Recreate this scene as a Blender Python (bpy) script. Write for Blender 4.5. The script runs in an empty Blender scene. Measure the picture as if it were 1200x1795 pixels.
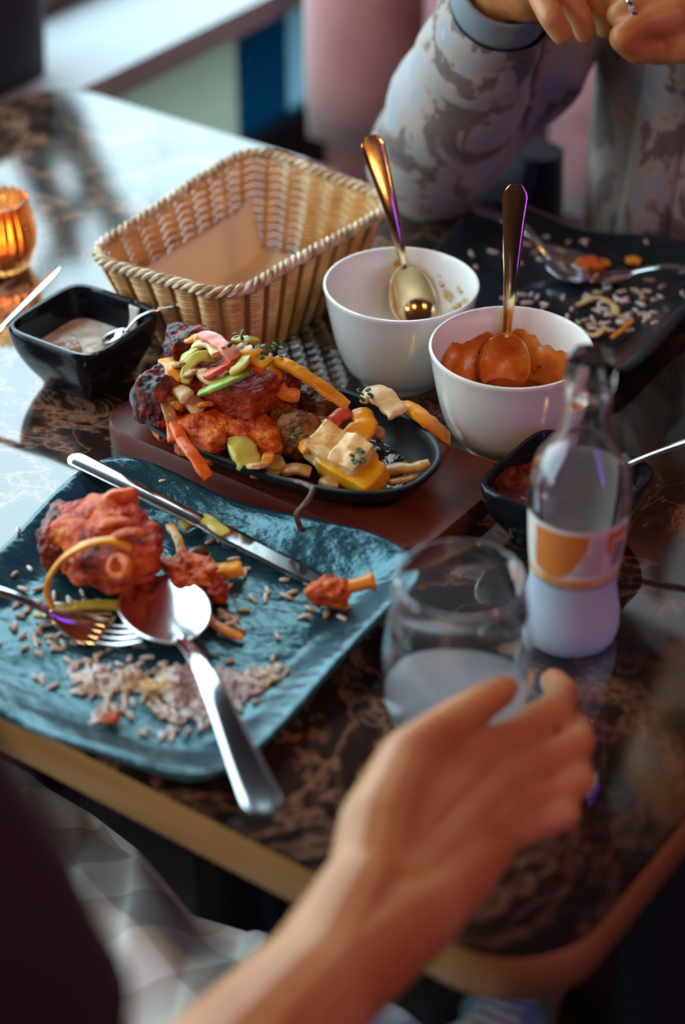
import bpy, bmesh, math, random
from mathutils import Vector, Matrix, noise, Quaternion

# ------------------------------------------------------------------ camera, sky, light, exposure
sc = bpy.context.scene
C = sc.collection
T = 0.75                     # table top above the floor
HC = 0.77                    # camera above the table top
PITCH = math.radians(35)
FPX = 3500.0
cam_d = bpy.data.cameras.new('camera')
cam = bpy.data.objects.new('camera', cam_d); C.objects.link(cam)
cam.location = (0, 0, T + HC); cam.rotation_euler = (math.pi/2 - PITCH, 0, 0)
cam_d.sensor_fit = 'VERTICAL'; cam_d.sensor_height = 36.0; cam_d.lens = FPX/1795*36.0
cam_d.clip_start = 0.02
cam_d.dof.use_dof = True; cam_d.dof.focus_distance = 1.365; cam_d.dof.aperture_fstop = 2.8
sc.camera = cam
sc.view_settings.view_transform = 'Standard'; sc.view_settings.look = 'None'
sc.view_settings.gamma = 1.0; sc.view_settings.exposure = -0.1
sc.view_settings.use_curve_mapping = False
world = bpy.data.worlds.new('sky'); sc.world = world; world.use_nodes = True
bg = world.node_tree.nodes['Background']
bg.inputs['Color'].default_value = (0.66, 0.90, 1.0, 1); bg.inputs['Strength'].default_value = 6.5

AZ = math.radians(35.2)
TN = Vector((math.sin(AZ), math.cos(AZ), 0)); TT = Vector((math.cos(AZ), -math.sin(AZ), 0))
ROT = -AZ
def W(al, ac, z=0.0):                      # table frame (along, across, height over the top) -> world
    p = TT*al + TN*ac; return Vector((p.x, p.y, T + z))
def ray(px, py):
    u = (px-600)/FPX; v = (py-897.5)/FPX
    return Vector((u, math.cos(PITCH)-v*math.sin(PITCH), -math.sin(PITCH)-v*math.cos(PITCH)))
def G(px, py, z=0.0):                      # point at height z over the table top seen at a pixel
    d = ray(px, py); k = (z-HC)/d.z
    return Vector((0, 0, T+HC)) + d*k
def PD(px, py, dep):
    return Vector((0, 0, T+HC)) + ray(px, py)*dep

# window light portal (daylight enters here)
WALL_AL = -1.335; WIN0, WIN1 = -0.55, 2.55; WINTOP = 1.30; SILL = -0.045
ld = bpy.data.lights.new('window_left_offscreen', 'AREA'); ld.shape = 'RECTANGLE'
ld.size = WIN1-WIN0; ld.size_y = WINTOP-SILL; ld.cycles.is_portal = True
lo = bpy.data.objects.new('window_left_offscreen', ld); C.objects.link(lo)
lo.location = W(WALL_AL-0.16, (WIN0+WIN1)/2, (WINTOP+SILL)/2)
lo.rotation_euler = (math.pi/2, 0, ROT - math.pi/2)

# ------------------------------------------------------------------ materials
MATS = {}
def rgba(c): return (c[0], c[1], c[2], 1.0)
def pm(name, base, rough=0.5, metal=0.0, spec=0.5, trans=0.0, ior=1.45, sss=0.0, coat=0.0, emis=None, estr=0.0, alpha=1.0, sheen=0.0):
    m = bpy.data.materials.new(name); m.use_nodes = True
    b = m.node_tree.nodes['Principled BSDF']; I = b.inputs
    I['Base Color'].default_value = rgba(base); I['Roughness'].default_value = rough
    I['Metallic'].default_value = metal; I['Specular IOR Level'].default_value = spec
    I['Transmission Weight'].default_value = trans; I['IOR'].default_value = ior
    I['Coat Weight'].default_value = coat; I['Coat Roughness'].default_value = 0.08
    I['Sheen Weight'].default_value = sheen
    if sss:
        I['Subsurface Weight'].default_value = sss; I['Subsurface Radius'].default_value = (0.01, 0.004, 0.002)
        I['Subsurface Scale'].default_value = 0.5
    if emis: I['Emission Color'].default_value = rgba(emis); I['Emission Strength'].default_value = estr
    I['Alpha'].default_value = alpha
    MATS[name] = m; return m
def nd(m, t, **kw):
    n = m.node_tree.nodes.new(t)
    for k, v in kw.items():
        if hasattr(n, k): setattr(n, k, v)
        else: n.inputs[k].default_value = v
    return n
def lk(m, a, b): m.node_tree.links.new(a, b)
def coords(m, scale=(1, 1, 1), rot=(0, 0, 0), kind='Object'):
    tc = nd(m, 'ShaderNodeTexCoord'); mp = nd(m, 'ShaderNodeMapping')
    mp.inputs['Scale'].default_value = scale; mp.inputs['Rotation'].default_value = rot
    lk(m, tc.outputs[kind], mp.inputs['Vector']); return mp.outputs['Vector']
def ramp(m, stops):
    r = nd(m, 'ShaderNodeValToRGB'); e = r.color_ramp.elements
    while len(e) < len(stops): e.new(0.5)
    for i, (p, c) in enumerate(stops):
        e[i].position = p; e[i].color = rgba(c) if len(c) == 3 else c
    return r
def tint(m, stops, scale=20, detail=4, dist=0.0, vec=None, rough=0.55):
    if vec is None: vec = coords(m)
    n = nd(m, 'ShaderNodeTexNoise'); n.inputs['Scale'].default_value = scale; n.inputs['Detail'].default_value = detail
    n.inputs['Distortion'].default_value = dist; n.inputs['Roughness'].default_value = rough
    lk(m, vec, n.inputs['Vector']); r = ramp(m, stops); lk(m, n.outputs['Fac'], r.inputs['Fac'])
    lk(m, r.outputs['Color'], m.node_tree.nodes['Principled BSDF'].inputs['Base Color']); return r
def bump(m, scale=50, strength=0.3, dist=0.002, vec=None, detail=3, tex='ShaderNodeTexNoise'):
    if vec is None: vec = coords(m)
    n = nd(m, tex); n.inputs['Scale'].default_value = scale
    if 'Detail' in n.inputs: n.inputs['Detail'].default_value = detail
    lk(m, vec, n.inputs['Vector']); b = nd(m, 'ShaderNodeBump'); b.inputs['Strength'].default_value = strength
    b.inputs['Distance'].default_value = dist
    lk(m, n.outputs[0], b.inputs['Height'])
    lk(m, b.outputs['Normal'], m.node_tree.nodes['Principled BSDF'].inputs['Normal']); return m

# dark emperador-like stone of the table top
mt = pm('stone_top', (0.02, 0.015, 0.013), 0.06, spec=0.5, ior=2.1)
v = coords(mt, rot=(0, 0, 0.6))
nA = nd(mt, 'ShaderNodeTexNoise'); nA.inputs['Scale'].default_value = 5.5; nA.inputs['Detail'].default_value = 7; nA.inputs['Distortion'].default_value = 1.6; nA.inputs['Roughness'].default_value = 0.62
nB = nd(mt, 'ShaderNodeTexNoise'); nB.inputs['Scale'].default_value = 3.0; nB.inputs['Detail'].default_value = 6; nB.inputs['Distortion'].default_value = 0.8
lk(mt, v, nA.inputs['Vector']); lk(mt, v, nB.inputs['Vector'])
rA = ramp(mt, [(0.468, (0, 0, 0)), (0.492, (0.45, 0.45, 0.45)), (0.5, (1, 1, 1)), (0.508, (0.25, 0.25, 0.25)), (0.54, (0, 0, 0))])
lk(mt, nA.outputs['Fac'], rA.inputs['Fac'])
rB = ramp(mt, [(0.38, (0.010, 0.008, 0.008)), (0.55, (0.018, 0.011, 0.009)), (0.68, (0.055, 0.024, 0.016)), (0.8, (0.10, 0.045, 0.03))])
lk(mt, nB.outputs['Fac'], rB.inputs['Fac'])
rC = ramp(mt, [(0.40, (0.04, 0.04, 0.04)), (0.58, (1, 1, 1))]); lk(mt, nB.outputs['Fac'], rC.inputs['Fac'])
mul = nd(mt, 'ShaderNodeMath', operation='MULTIPLY'); lk(mt, rA.outputs['Color'], mul.inputs[0]); lk(mt, rC.outputs['Color'], mul.inputs[1])
mx = nd(mt, 'ShaderNodeMix', data_type='RGBA'); nD = nd(mt, 'ShaderNodeTexNoise'); nD.inputs['Scale'].default_value = 13; nD.inputs['Detail'].default_value = 6; nD.inputs['Distortion'].default_value = 1.2; lk(mt, v, nD.inputs['Vector'])
rD = ramp(mt, [(0.487, (0, 0, 0)), (0.498, (0.65, 0.65, 0.65)), (0.509, (0, 0, 0))]); lk(mt, nD.outputs['Fac'], rD.inputs['Fac'])
mD = nd(mt, 'ShaderNodeMath', operation='MULTIPLY'); lk(mt, rD.outputs['Color'], mD.inputs[0]); lk(mt, rC.outputs['Color'], mD.inputs[1])
mM = nd(mt, 'ShaderNodeMath', operation='MAXIMUM'); lk(mt, mul.outputs[0], mM.inputs[0]); lk(mt, mD.outputs[0], mM.inputs[1])
lk(mt, mM.outputs[0], mx.inputs['Factor'])
lk(mt, rB.outputs['Color'], mx.inputs['A']); mx.inputs['B'].default_value = (0.40, 0.19, 0.11, 1)
lk(mt, mx.outputs['Result'], mt.node_tree.nodes['Principled BSDF'].inputs['Base Color'])
pm('brass_band', (0.36, 0.17, 0.048), 0.45, metal=0.3)
pm('black_metal', (0.012, 0.012, 0.014), 0.4)
mp_ = pm('slate_plate', (0.012, 0.045, 0.062), 0.24, spec=0.6, ior=1.75)
mp_.node_tree.nodes['Principled BSDF'].inputs['Specular Tint'].default_value = (0.45, 0.88, 1.0, 1)
bump(mp_, 34, 0.75, 0.005, coords(mp_, (1.0, 2.2, 1.0), (0, 0, 0.3)), detail=5)
mg = pm('black_glaze', (0.006, 0.009, 0.013), 0.14, spec=0.4); 
mfp = pm('dark_plate', (0.010, 0.018, 0.024), 0.16, spec=0.6, ior=1.6); bump(mfp, 9, 0.5, 0.004)
mi = pm('cast_iron', (0.010, 0.011, 0.012), 0.34, spec=0.28); bump(mi, 220, 0.12, 0.0006)
mw = pm('red_brown_wood', (0.10, 0.025, 0.018), 0.38, spec=0.35)
tint(mw, [(0.3, (0.070, 0.012, 0.008)), (0.7, (0.14, 0.028, 0.017))], 6, 6, 0.4, coords(mw, (1, 14, 4)))
pm('white_ceramic', (0.78, 0.76, 0.73), 0.16, coat=0.3)
mst = pm('steel', (0.72, 0.72, 0.74), 0.13, metal=1.0)
pm('brass_steel', (0.68, 0.47, 0.25), 0.14, metal=1.0)
mwk = pm('wicker', (0.62, 0.42, 0.20), 0.5); tint(mwk, [(0.35, (0.60, 0.31, 0.085)), (0.65, (0.80, 0.53, 0.24))], 60, 3)
pm('wicker_dark', (0.34, 0.17, 0.06), 0.55)
mrm = pm('wicker_rim', (0.62, 0.48, 0.3), 0.45); tint(mrm, [(0.4, (0.40, 0.25, 0.12)), (0.62, (0.75, 0.62, 0.44))], 90, 3)
pm('paper', (0.74, 0.60, 0.50), 0.7, sss=0.0)
mr = pm('raita', (0.62, 0.55, 0.48), 0.3); tint(mr, [(0.4, (0.52, 0.42, 0.33)), (0.6, (0.70, 0.66, 0.62))], 45, 4); bump(mr, 120, 0.5, 0.002)
mcs = pm('curry', (0.28, 0.07, 0.015), 0.2); tint(mcs, [(0.35, (0.14, 0.03, 0.008)), (0.6, (0.34, 0.09, 0.015))], 60, 5); bump(mcs, 150, 0.5, 0.002)
msm = pm('curry_smear', (0.5, 0.12, 0.02), 0.32); tint(msm, [(0.3, (0.34, 0.07, 0.012)), (0.50, (0.62, 0.15, 0.015)), (0.62, (0.72, 0.28, 0.06)), (0.68, (0.74, 0.60, 0.48))], 55, 7)
mds = pm('dark_chutney', (0.12, 0.03, 0.012), 0.18); tint(mds, [(0.35, (0.035, 0.010, 0.006)), (0.55, (0.16, 0.035, 0.012)), (0.72, (0.30, 0.12, 0.03))], 110, 5); bump(mds, 260, 0.8, 0.002)
mri = pm('rice', (0.66, 0.58, 0.52), 0.45); tint(mri, [(0.4, (0.52, 0.38, 0.27)), (0.55, (0.68, 0.60, 0.55)), (0.7, (0.74, 0.70, 0.70))], 60, 2)
# foods
mch = pm('tandoori', (0.42, 0.07, 0.02), 0.42)
tint(mch, [(0.33, (0.015, 0.008, 0.006)), (0.40, (0.22, 0.015, 0.008)), (0.50, (0.58, 0.045, 0.010)), (0.60, (0.72, 0.14, 0.012)), (0.72, (0.80, 0.30, 0.05))], 62, 8, 0.5, None, .65); bump(mch, 170, 1.0, 0.006, detail=8)
mcr = pm('tikka_red', (0.32, 0.05, 0.02), 0.38); tint(mcr, [(0.34, (0.03, 0.008, 0.006)), (0.42, (0.26, 0.018, 0.008)), (0.58, (0.46, 0.05, 0.010)), (0.72, (0.58, 0.10, 0.02))], 85, 8, 0.4, None, .68); bump(mcr, 220, 1.0, 0.005, detail=8)
mco = pm('tikka_orange', (0.5, 0.12, 0.02), 0.38); tint(mco, [(0.33, (0.04, 0.012, 0.008)), (0.40, (0.50, 0.05, 0.008)), (0.55, (0.74, 0.15, 0.012)), (0.72, (0.82, 0.27, 0.03))], 75, 8, 0.4, None, .65); bump(mco, 200, 1.0, 0.005, detail=8)
mcc = pm('charred_chicken', (0.2, 0.03, 0.02), 0.42); tint(mcc, [(0.40, (0.012, 0.008, 0.010)), (0.5, (0.16, 0.02, 0.014)), (0.66, (0.42, 0.06, 0.02))], 60, 6); bump(mcc, 140, 0.9, 0.004)
mk = pm('kebab', (0.2, 0.06, 0.02), 0.5); tint(mk, [(0.32, (0.04, 0.016, 0.010)), (0.48, (0.22, 0.07, 0.02)), (0.62, (0.34, 0.13, 0.03)), (0.75, (0.16, 0.07, 0.02))], 90, 6); bump(mk, 230, 1.0, 0.004)
mkd = pm('kebab_dark', (0.13, 0.04, 0.02), 0.5); tint(mkd, [(0.35, (0.03, 0.012, 0.010)), (0.55, (0.16, 0.05, 0.02)), (0.72, (0.26, 0.09, 0.03))], 90, 6); bump(mkd, 230, 1.0, 0.004)
def veg(name, a, b, rough=0.28, sc_=35):
    m = pm(name, a, rough, sss=0.03); tint(m, [(0.26, (a[0]*.2, a[1]*.15, a[2]*.3)), (0.36, a), (0.5, tuple((x+y)/2 for x, y in zip(a, b))), (0.66, b)], sc_*2.2, 6); bump(m, 160, .35, .002); return m
veg('yellow_pepper', (0.72, 0.24, 0.006), (0.86, 0.42, 0.03))
veg('orange_pepper', (0.60, 0.16, 0.012), (0.74, 0.30, 0.03))
veg('red_pepper', (0.52, 0.035, 0.015), (0.66, 0.10, 0.04))
veg('pink_pepper', (0.66, 0.14, 0.10), (0.78, 0.32, 0.22))
veg('green_pepper', (0.20, 0.34, 0.03), (0.40, 0.48, 0.08))
veg('olive_pepper', (0.30, 0.24, 0.02), (0.46, 0.36, 0.05))
veg('lime_pepper', (0.42, 0.40, 0.04), (0.62, 0.52, 0.12))
veg('carrot', (0.66, 0.07, 0.01), (0.74, 0.16, 0.02))
veg('onion', (0.62, 0.38, 0.14), (0.78, 0.60, 0.30), 0.25)
veg('onion_brown', (0.34, 0.16, 0.04), (0.58, 0.34, 0.10), 0.25)
veg('charred_onion', (0.035, 0.014, 0.010), (0.14, 0.05, 0.02), 0.3, 60)
veg('herb', (0.02, 0.05, 0.008), (0.06, 0.11, 0.02), 0.5)
veg('lemon_peel', (0.72, 0.30, 0.006), (0.82, 0.42, 0.015), 0.35)
ml = pm('lemon_flesh', (0.74, 0.58, 0.30), 0.22, sss=0.25); tint(ml, [(0.38, (0.66, 0.33, 0.08)), (0.6, (0.78, 0.54, 0.26))], 90, 4, 0.6, coords(ml, (1, 1, 4))); bump(ml, 260, 0.35, 0.001)
pm('lemon_pith', (0.76, 0.66, 0.46), 0.5)
mo = pm('pan_sauce', (0.03, 0.012, 0.006), 0.08); bump(mo, 60, 0.6, 0.003)
# glass
pm('clear_glass', (1, 1, 1), 0.0, trans=1.0, ior=1.45)
mfg = pm('frosted_glass', (0.60, 0.68, 0.80), 0.42, trans=0.30, ior=1.4, sss=0.0)
pm('bottle_liquid', (0.92, 0.93, 0.95), 0.02, trans=1.0, ior=1.33)
mcl = pm('cloudy_drink', (0.50, 0.55, 0.60), 0.12, trans=0.35, ior=1.33)
mam = pm('amber_glass', (0.85, 0.36, 0.10), 0.03, trans=0.95, ior=1.5)
pm('label_white', (0.70, 0.64, 0.58), 0.5); pm('label_orange', (0.62, 0.20, 0.035), 0.5); pm('label_peach', (0.74, 0.44, 0.22), 0.5)
pm('label_ink', (0.20, 0.18, 0.18), 0.6); pm('label_grey_text', (0.42, 0.36, 0.32), 0.6)
pm('wax', (0.8, 0.72, 0.6), 0.5, sss=0.2); pm('flame', (1, 0.5, 0.1), 0.5, emis=(1, 0.42, 0.08), estr=40)
# people
ms = pm('skin', (0.56, 0.27, 0.14), 0.42, sss=0.08)
tint(ms, [(0.35, (0.44, 0.15, 0.042)), (0.6, (0.52, 0.23, 0.085)), (0.75, (0.58, 0.28, 0.12))], 22, 4); bump(ms, 120, 0.25, 0.0015)
pm('nail', (0.74, 0.50, 0.44), 0.2)
mj = pm('printed_jacket', (0.5, 0.44, 0.44), 0.75, sheen=0.2)
vj = coords(mj, (1, 1, 0.8))
tint(mj, [(0.0, (0.06, 0.045, 0.045)), (0.36, (0.07, 0.05, 0.05)), (0.40, (0.12, 0.08, 0.075)), (0.470, (0.15, 0.10, 0.095)), (0.485, (0.33, 0.26, 0.23)), (0.56, (0.36, 0.29, 0.26)), (0.575, (0.26, 0.28, 0.32)), (0.66, (0.30, 0.30, 0.33)), (0.675, (0.44, 0.37, 0.34))], 13, 4, 1.4, vj, .62); bump(mj, 30, 0.4, 0.004)
pm('rib_cuff', (0.16, 0.19, 0.22), 0.8); pm('white_shirt', (0.66, 0.66, 0.66), 0.8)
pm('navy_leather', (0.007, 0.008, 0.020), 0.5); pm('dark_trousers', (0.015, 0.015, 0.025), 0.8)
mmr = pm('maroon_sleeve', (0.020, 0.008, 0.009), 0.85); bump(mmr, 400, 0.2, 0.001)
mpl = pm('plaid_cloth', (0.4, 0.42, 0.42), 0.8, sheen=0.15)
vp = coords(mpl, (1, 1, 1), (0, 0, 0.35)); sx = nd(mpl, 'ShaderNodeSeparateXYZ'); lk(mpl, vp, sx.inputs[0])
def stripe(axis, per, width):
    a = nd(mpl, 'ShaderNodeMath', operation='MULTIPLY'); lk(mpl, sx.outputs[axis], a.inputs[0]); a.inputs[1].default_value = 1/per
    f = nd(mpl, 'ShaderNodeMath', operation='FRACT'); lk(mpl, a.outputs[0], f.inputs[0])
    g = nd(mpl, 'ShaderNodeMath', operation='LESS_THAN'); lk(mpl, f.outputs[0], g.inputs[0]); g.inputs[1].default_value = width
    return g
s1 = stripe(0, 0.085, 0.5); s2 = stripe(1, 0.085, 0.5)
ad = nd(mpl, 'ShaderNodeMath', operation='ADD'); lk(mpl, s1.outputs[0], ad.inputs[0]); lk(mpl, s2.outputs[0], ad.inputs[1])
dv = nd(mpl, 'ShaderNodeMath', operation='MULTIPLY'); lk(mpl, ad.outputs[0], dv.inputs[0]); dv.inputs[1].default_value = 0.5
rp = ramp(mpl, [(0.0, (0.80, 0.84, 0.84)), (0.5, (0.58, 0.60, 0.58)), (1.0, (0.36, 0.37, 0.36))]); lk(mpl, dv.outputs[0], rp.inputs['Fac'])
lk(mpl, rp.outputs['Color'], mpl.node_tree.nodes['Principled BSDF'].inputs['Base Color'])
pm('hair', (0.03, 0.018, 0.012), 0.5)
pm('silver', (0.8, 0.78, 0.74), 0.15, metal=1.0); pm('gem', (0.9, 0.9, 0.95), 0.0, trans=0.6, ior=2.0)
pm('tan_seat', (0.42, 0.27, 0.14), 0.6)
pm('sneaker_cyan', (0.22, 0.48, 0.52), 0.8); pm('sneaker_lilac', (0.42, 0.30, 0.58), 0.8); pm('sneaker_sole', (0.6, 0.6, 0.62), 0.6)
# room
mv = pm('pink_velvet', (0.40, 0.13, 0.13), 0.75, sheen=0.6)
tint(mv, [(0.36, (0.26, 0.075, 0.08)), (0.5, (0.40, 0.135, 0.135)), (0.7, (0.46, 0.17, 0.165))], 9, 4, 0.5)
pm('wall_dark', (0.06, 0.042, 0.036), 0.8); pm('wall_plaster', (0.34, 0.24, 0.18), 0.8); pm('ceiling_dark', (0.07, 0.055, 0.05), 0.9)
pm('white_sill', (0.42, 0.44, 0.46), 0.5); pm('green_panel', (0.30, 0.36, 0.33), 0.35); pm('blue_pilaster', (0.03, 0.16, 0.27), 0.3)
pm('brown_frame', (0.10, 0.045, 0.025), 0.5)
mfl = pm('floor_wood', (0.03, 0.022, 0.02), 0.4); tint(mfl, [(0.3, (0.018, 0.014, 0.014)), (0.7, (0.05, 0.034, 0.028))], 5, 5, 0.3, coords(mfl, (1, 9, 1)))
pm('pavement', (0.30, 0.30, 0.29), 0.9); pm('bark', (0.04, 0.032, 0.026), 0.9); pm('leaf', (0.05, 0.075, 0.02), 0.6)
mpn = bpy.data.materials.new('window_glass'); mpn.use_nodes = True; MATS['window_glass'] = mpn
nt = mpn.node_tree; nt.nodes.clear(); out = nt.nodes.new('ShaderNodeOutputMaterial'); mxs = nt.nodes.new('ShaderNodeMixShader')
tr = nt.nodes.new('ShaderNodeBsdfTransparent'); gl = nt.nodes.new('ShaderNodeBsdfGlossy'); gl.inputs['Roughness'].default_value = 0.0
mxs.inputs[0].default_value = 0.04
nt.links.new(tr.outputs[0], mxs.inputs[1]); nt.links.new(gl.outputs[0], mxs.inputs[2]); nt.links.new(mxs.outputs[0], out.inputs[0])
for nm_, col_ in (('film_green', (0.46, 0.47, 0.41)), ('shade_blue', (0.03, 0.13, 0.20)), ('shade_pale_blue', (0.32, 0.44, 0.49))):  # the two blues hold the shading of a rounded column as flat colour
    mwf = bpy.data.materials.new(nm_); mwf.use_nodes = True; MATS[nm_] = mwf; nt = mwf.node_tree; nt.nodes.clear()
    out = nt.nodes.new('ShaderNodeOutputMaterial'); tl_ = nt.nodes.new('ShaderNodeBsdfTranslucent'); tl_.inputs['Color'].default_value = rgba(col_); nt.links.new(tl_.outputs[0], out.inputs[0])
pm('lamp_glow', (1, 0.6, 0.25), 0.5, emis=(1, 0.45, 0.14), estr=30); pm('lamp_metal', (0.35, 0.2, 0.08), 0.3, metal=1)
pm('purple_led', (0.3, 0.1, 1), 0.5, emis=(0.25, 0.06, 1.0), estr=30)

# ------------------------------------------------------------------ mesh helpers
class M:
    def __init__(s): s.v = []; s.f = []
    def add(s, vs, fs):
        o = len(s.v); s.v += [Vector(x) for x in vs]; s.f += [tuple(i+o for i in f) for f in fs]; return s
    def box(s, c, size, rz=0.0, bev=0.0, R=None):
        bm = bmesh.new(); bmesh.ops.create_cube(bm, size=1.0)
        bmesh.ops.scale(bm, vec=Vector(size), verts=bm.verts)
        if bev: bmesh.ops.bevel(bm, geom=list(bm.edges), offset=bev, segments=2, profile=0.6, affect='EDGES')
        mat = Matrix.Translation(Vector(c)) @ (R.to_4x4() if R else Matrix.Rotation(rz, 4, 'Z'))
        bm.transform(mat); return s.bm(bm)
    def bm(s, b):
        b.verts.index_update()
        s.add([x.co.copy() for x in b.verts], [[q.index for q in f.verts] for f in b.faces]); b.free(); return s
    def tube(s, pts, r, n=10, flat=1.0, up=(0, 0, 1), caps=True, e=2.0):
        pts = [Vector(p) for p in pts]; k = len(pts); up = Vector(up)
        rr = r if isinstance(r, (list, tuple)) else [r]*k
        vs = []; fs = []; prev = None
        for i, p in enumerate(pts):
            t = (pts[min(i+1, k-1)] - pts[max(i-1, 0)]).normalized()
            if prev is None:
                sx_ = t.cross(up)
                if sx_.length < 1e-4: sx_ = t.cross(Vector((1, 0, 0)))
            else: sx_ = prev - t*prev.dot(t)
            sx_.normalize(); prev = sx_; sz = sx_.cross(t)
            for j in range(n):
                a = 2*math.pi*(j+(.5 if e > 2 else 0))/n; ca, sa = math.cos(a), math.sin(a)
                if e > 2: ca = math.copysign(abs(ca)**(2/e), ca); sa = math.copysign(abs(sa)**(2/e), sa)
                vs.append(p + sx_*(rr[i]*ca) + sz*(rr[i]*flat*sa))
        for i in range(k-1):
            for j in range(n):
                a = i*n+j; b = i*n+(j+1) % n; fs.append((a, b, b+n, a+n))
        if caps: fs.append(tuple(range(n-1, -1, -1))); fs.append(tuple((k-1)*n+j for j in range(n)))
        return s.add(vs, fs)
    def lathe(s, prof, n=48, c=(0, 0, 0), close=False):
        c = Vector(c); vs = []; fs = []; k = len(prof)
        for r, z in prof:
            for j in range(n):
                a = 2*math.pi*j/n; vs.append(c + Vector((r*math.cos(a), r*math.sin(a), z)))
        for i in range(k if close else k-1):
            i2 = (i+1) % k
            for j in range(n):
                fs.append((i*n+j, i*n+(j+1) % n, i2*n+(j+1) % n, i2*n+j))
        if not close:
            fs.append(tuple(range(n-1, -1, -1))); fs.append(tuple((k-1)*n+j for j in range(n)))
        return s.add(vs, fs)
    def grid(s, fn, nu, nv, wrap=False):
        vs = []; fs = []
        for i in range(nu):
            for j in range(nv): vs.append(fn(i/(nu if wrap else nu-1), j/(nv-1)))
        for i in range(nu if wrap else nu-1):
            i2 = (i+1) % nu
            for j in range(nv-1): fs.append((i*nv+j, i2*nv+j, i2*nv+j+1, i*nv+j+1))
        return s.add(vs, fs)
    def capsule(s, p0, r0, p1, r1, n=12):
        p0 = Vector(p0); p1 = Vector(p1); d = p1-p0; L = d.length
        if L < 1e-6: d = Vector((0, 0, 1))
        d.normalize(); pts = []; rs = []
        for a in (80, 55, 28): pts.append(p0 - d*r0*math.sin(math.radians(a))); rs.append(r0*math.cos(math.radians(a)))
        pts.append(p0); rs.append(r0); pts.append(p1); rs.append(r1)
        for a in (28, 55, 80): pts.append(p1 + d*r1*math.sin(math.radians(a))); rs.append(r1*math.cos(math.radians(a)))
        # constant frame
        sx_ = d.cross(Vector((0, 0, 1)))
        if sx_.length < 1e-4: sx_ = Vector((1, 0, 0))
        return s.tube(pts, rs, n)
    def chain(s, pts, rs, n=12):
        for i in range(len(pts)-1): s.capsule(pts[i], rs[i], pts[i+1], rs[i+1], n)
        return s
    def shift(s, d):
        d = Vector(d); s.v = [x+d for x in s.v]; return s
    def xf(s, mat):
        s.v = [mat @ x for x in s.v]; return s
def blob(rad, seed=0, sub=4, amp=0.25, freq=1.0, sq=0.0, amp2=0.0, freq2=4.0):
    """lumpy solid; sq squares it up towards a block"""
    bm = bmesh.new(); bmesh.ops.create_icosphere(bm, subdivisions=sub, radius=1.0)
    off = Vector((seed*3.17, seed*1.31, seed*7.7)); R = Vector(rad)
    for v_ in bm.verts:
        p = v_.co.normalized()
        if sq:
            m_ = max(abs(p.x), abs(p.y), abs(p.z)); p = p.lerp(p/m_, sq)
        k = 1 + amp*noise.noise(v_.co*freq+off) + amp2*noise.noise(v_.co*freq2+off*2)
        v_.co = Vector((p.x*R.x, p.y*R.y, p.z*R.z))*k
    m = M(); m.bm(bm); return m
def eul(x, y, z): return Matrix.Rotation(z, 4, 'Z') @ Matrix.Rotation(y, 4, 'Y') @ Matrix.Rotation(x, 4, 'X')
def smooth_path(pts, n=8):
    pts = [Vector(p) for p in pts]
    if len(pts) < 3:
        return [pts[0].lerp(pts[1], i/n) for i in range(n+1)]
    P = [pts[0]*2-pts[1]] + pts + [pts[-1]*2-pts[-2]]; o = []
    for i in range(1, len(P)-2):
        for j in range(n):
            t = j/n; a, b, c, d = P[i-1], P[i], P[i+1], P[i+2]
            o.append(0.5*((2*b)+(c-a)*t+(2*a-5*b+4*c-d)*t*t+(3*b-a-3*c+d)*t**3))
    o.append(pts[-1]); return o
def obj(name, m, mat, parent=None, smooth=True, world=False):
    me = bpy.data.meshes.new(name)
    if world and parent is not None:
        inv = parent.matrix_basis.inverted(); vs = [inv @ x for x in m.v]
    else: vs = m.v
    me.from_pydata([tuple(x) for x in vs], [], m.f); me.validate()
    bm = bmesh.new(); bm.from_mesh(me); bmesh.ops.recalc_face_normals(bm, faces=bm.faces); bm.to_mesh(me); bm.free()
    if smooth:
        me.polygons.foreach_set('use_smooth', [True]*len(me.polygons))
        if hasattr(me, 'set_sharp_from_angle'): me.set_sharp_from_angle(angle=math.radians(50 if smooth is True else smooth))
    me.materials.append(MATS[mat] if isinstance(mat, str) else mat)
    o = bpy.data.objects.new(name, me); C.objects.link(o)
    if parent is not None: o.parent = parent
    return o
def tag(o, label=None, cat=None, group=None, kind=None):
    if label: o['label'] = label
    if cat: o['category'] = cat
    if group: o['group'] = group
    if kind: o['kind'] = kind
    return o
def thing(name, label, cat, loc, rz=0.0, group=None, mat=None):
    o = bpy.data.objects.new(name, None); C.objects.link(o); o.empty_display_size = 0.02
    if mat is not None: o.matrix_basis = mat
    else: o.location = loc; o.rotation_euler = (0, 0, rz); o.matrix_basis = Matrix.Translation(Vector(loc)) @ Matrix.Rotation(rz, 4, 'Z')
    return tag(o, label, cat, group)
def centred(name, m, mat, label, cat, group=None, smooth=True):
    """one-mesh thing built in world space: origin moved to its foot"""
    n = len(m.v); c = Vector((sum(x.x for x in m.v)/n, sum(x.y for x in m.v)/n, min(x.z for x in m.v)))
    m.shift(-c); o = obj(name, m, mat, None, smooth); o.location = c
    return tag(o, label, cat, group)
def struct(name, m, mat, parent=None, smooth=False):
    o = obj(name, m, mat, parent, smooth)
    o['kind'] = 'structure'; return o
def solid(o, t, off=-1):
    s = o.modifiers.new('solid', 'SOLIDIFY'); s.thickness = t; s.offset = off; return o
def sub(o, n=1):
    s = o.modifiers.new('sub', 'SUBSURF'); s.levels = n; s.render_levels = n; return o
def remesh(o, vox, it=4):
    r = o.modifiers.new('remesh', 'REMESH'); r.mode = 'VOXEL'; r.voxel_size = vox; r.use_smooth_shade = True
    s = o.modifiers.new('smooth', 'SMOOTH'); s.iterations = it; s.factor = 0.5; return o

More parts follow.
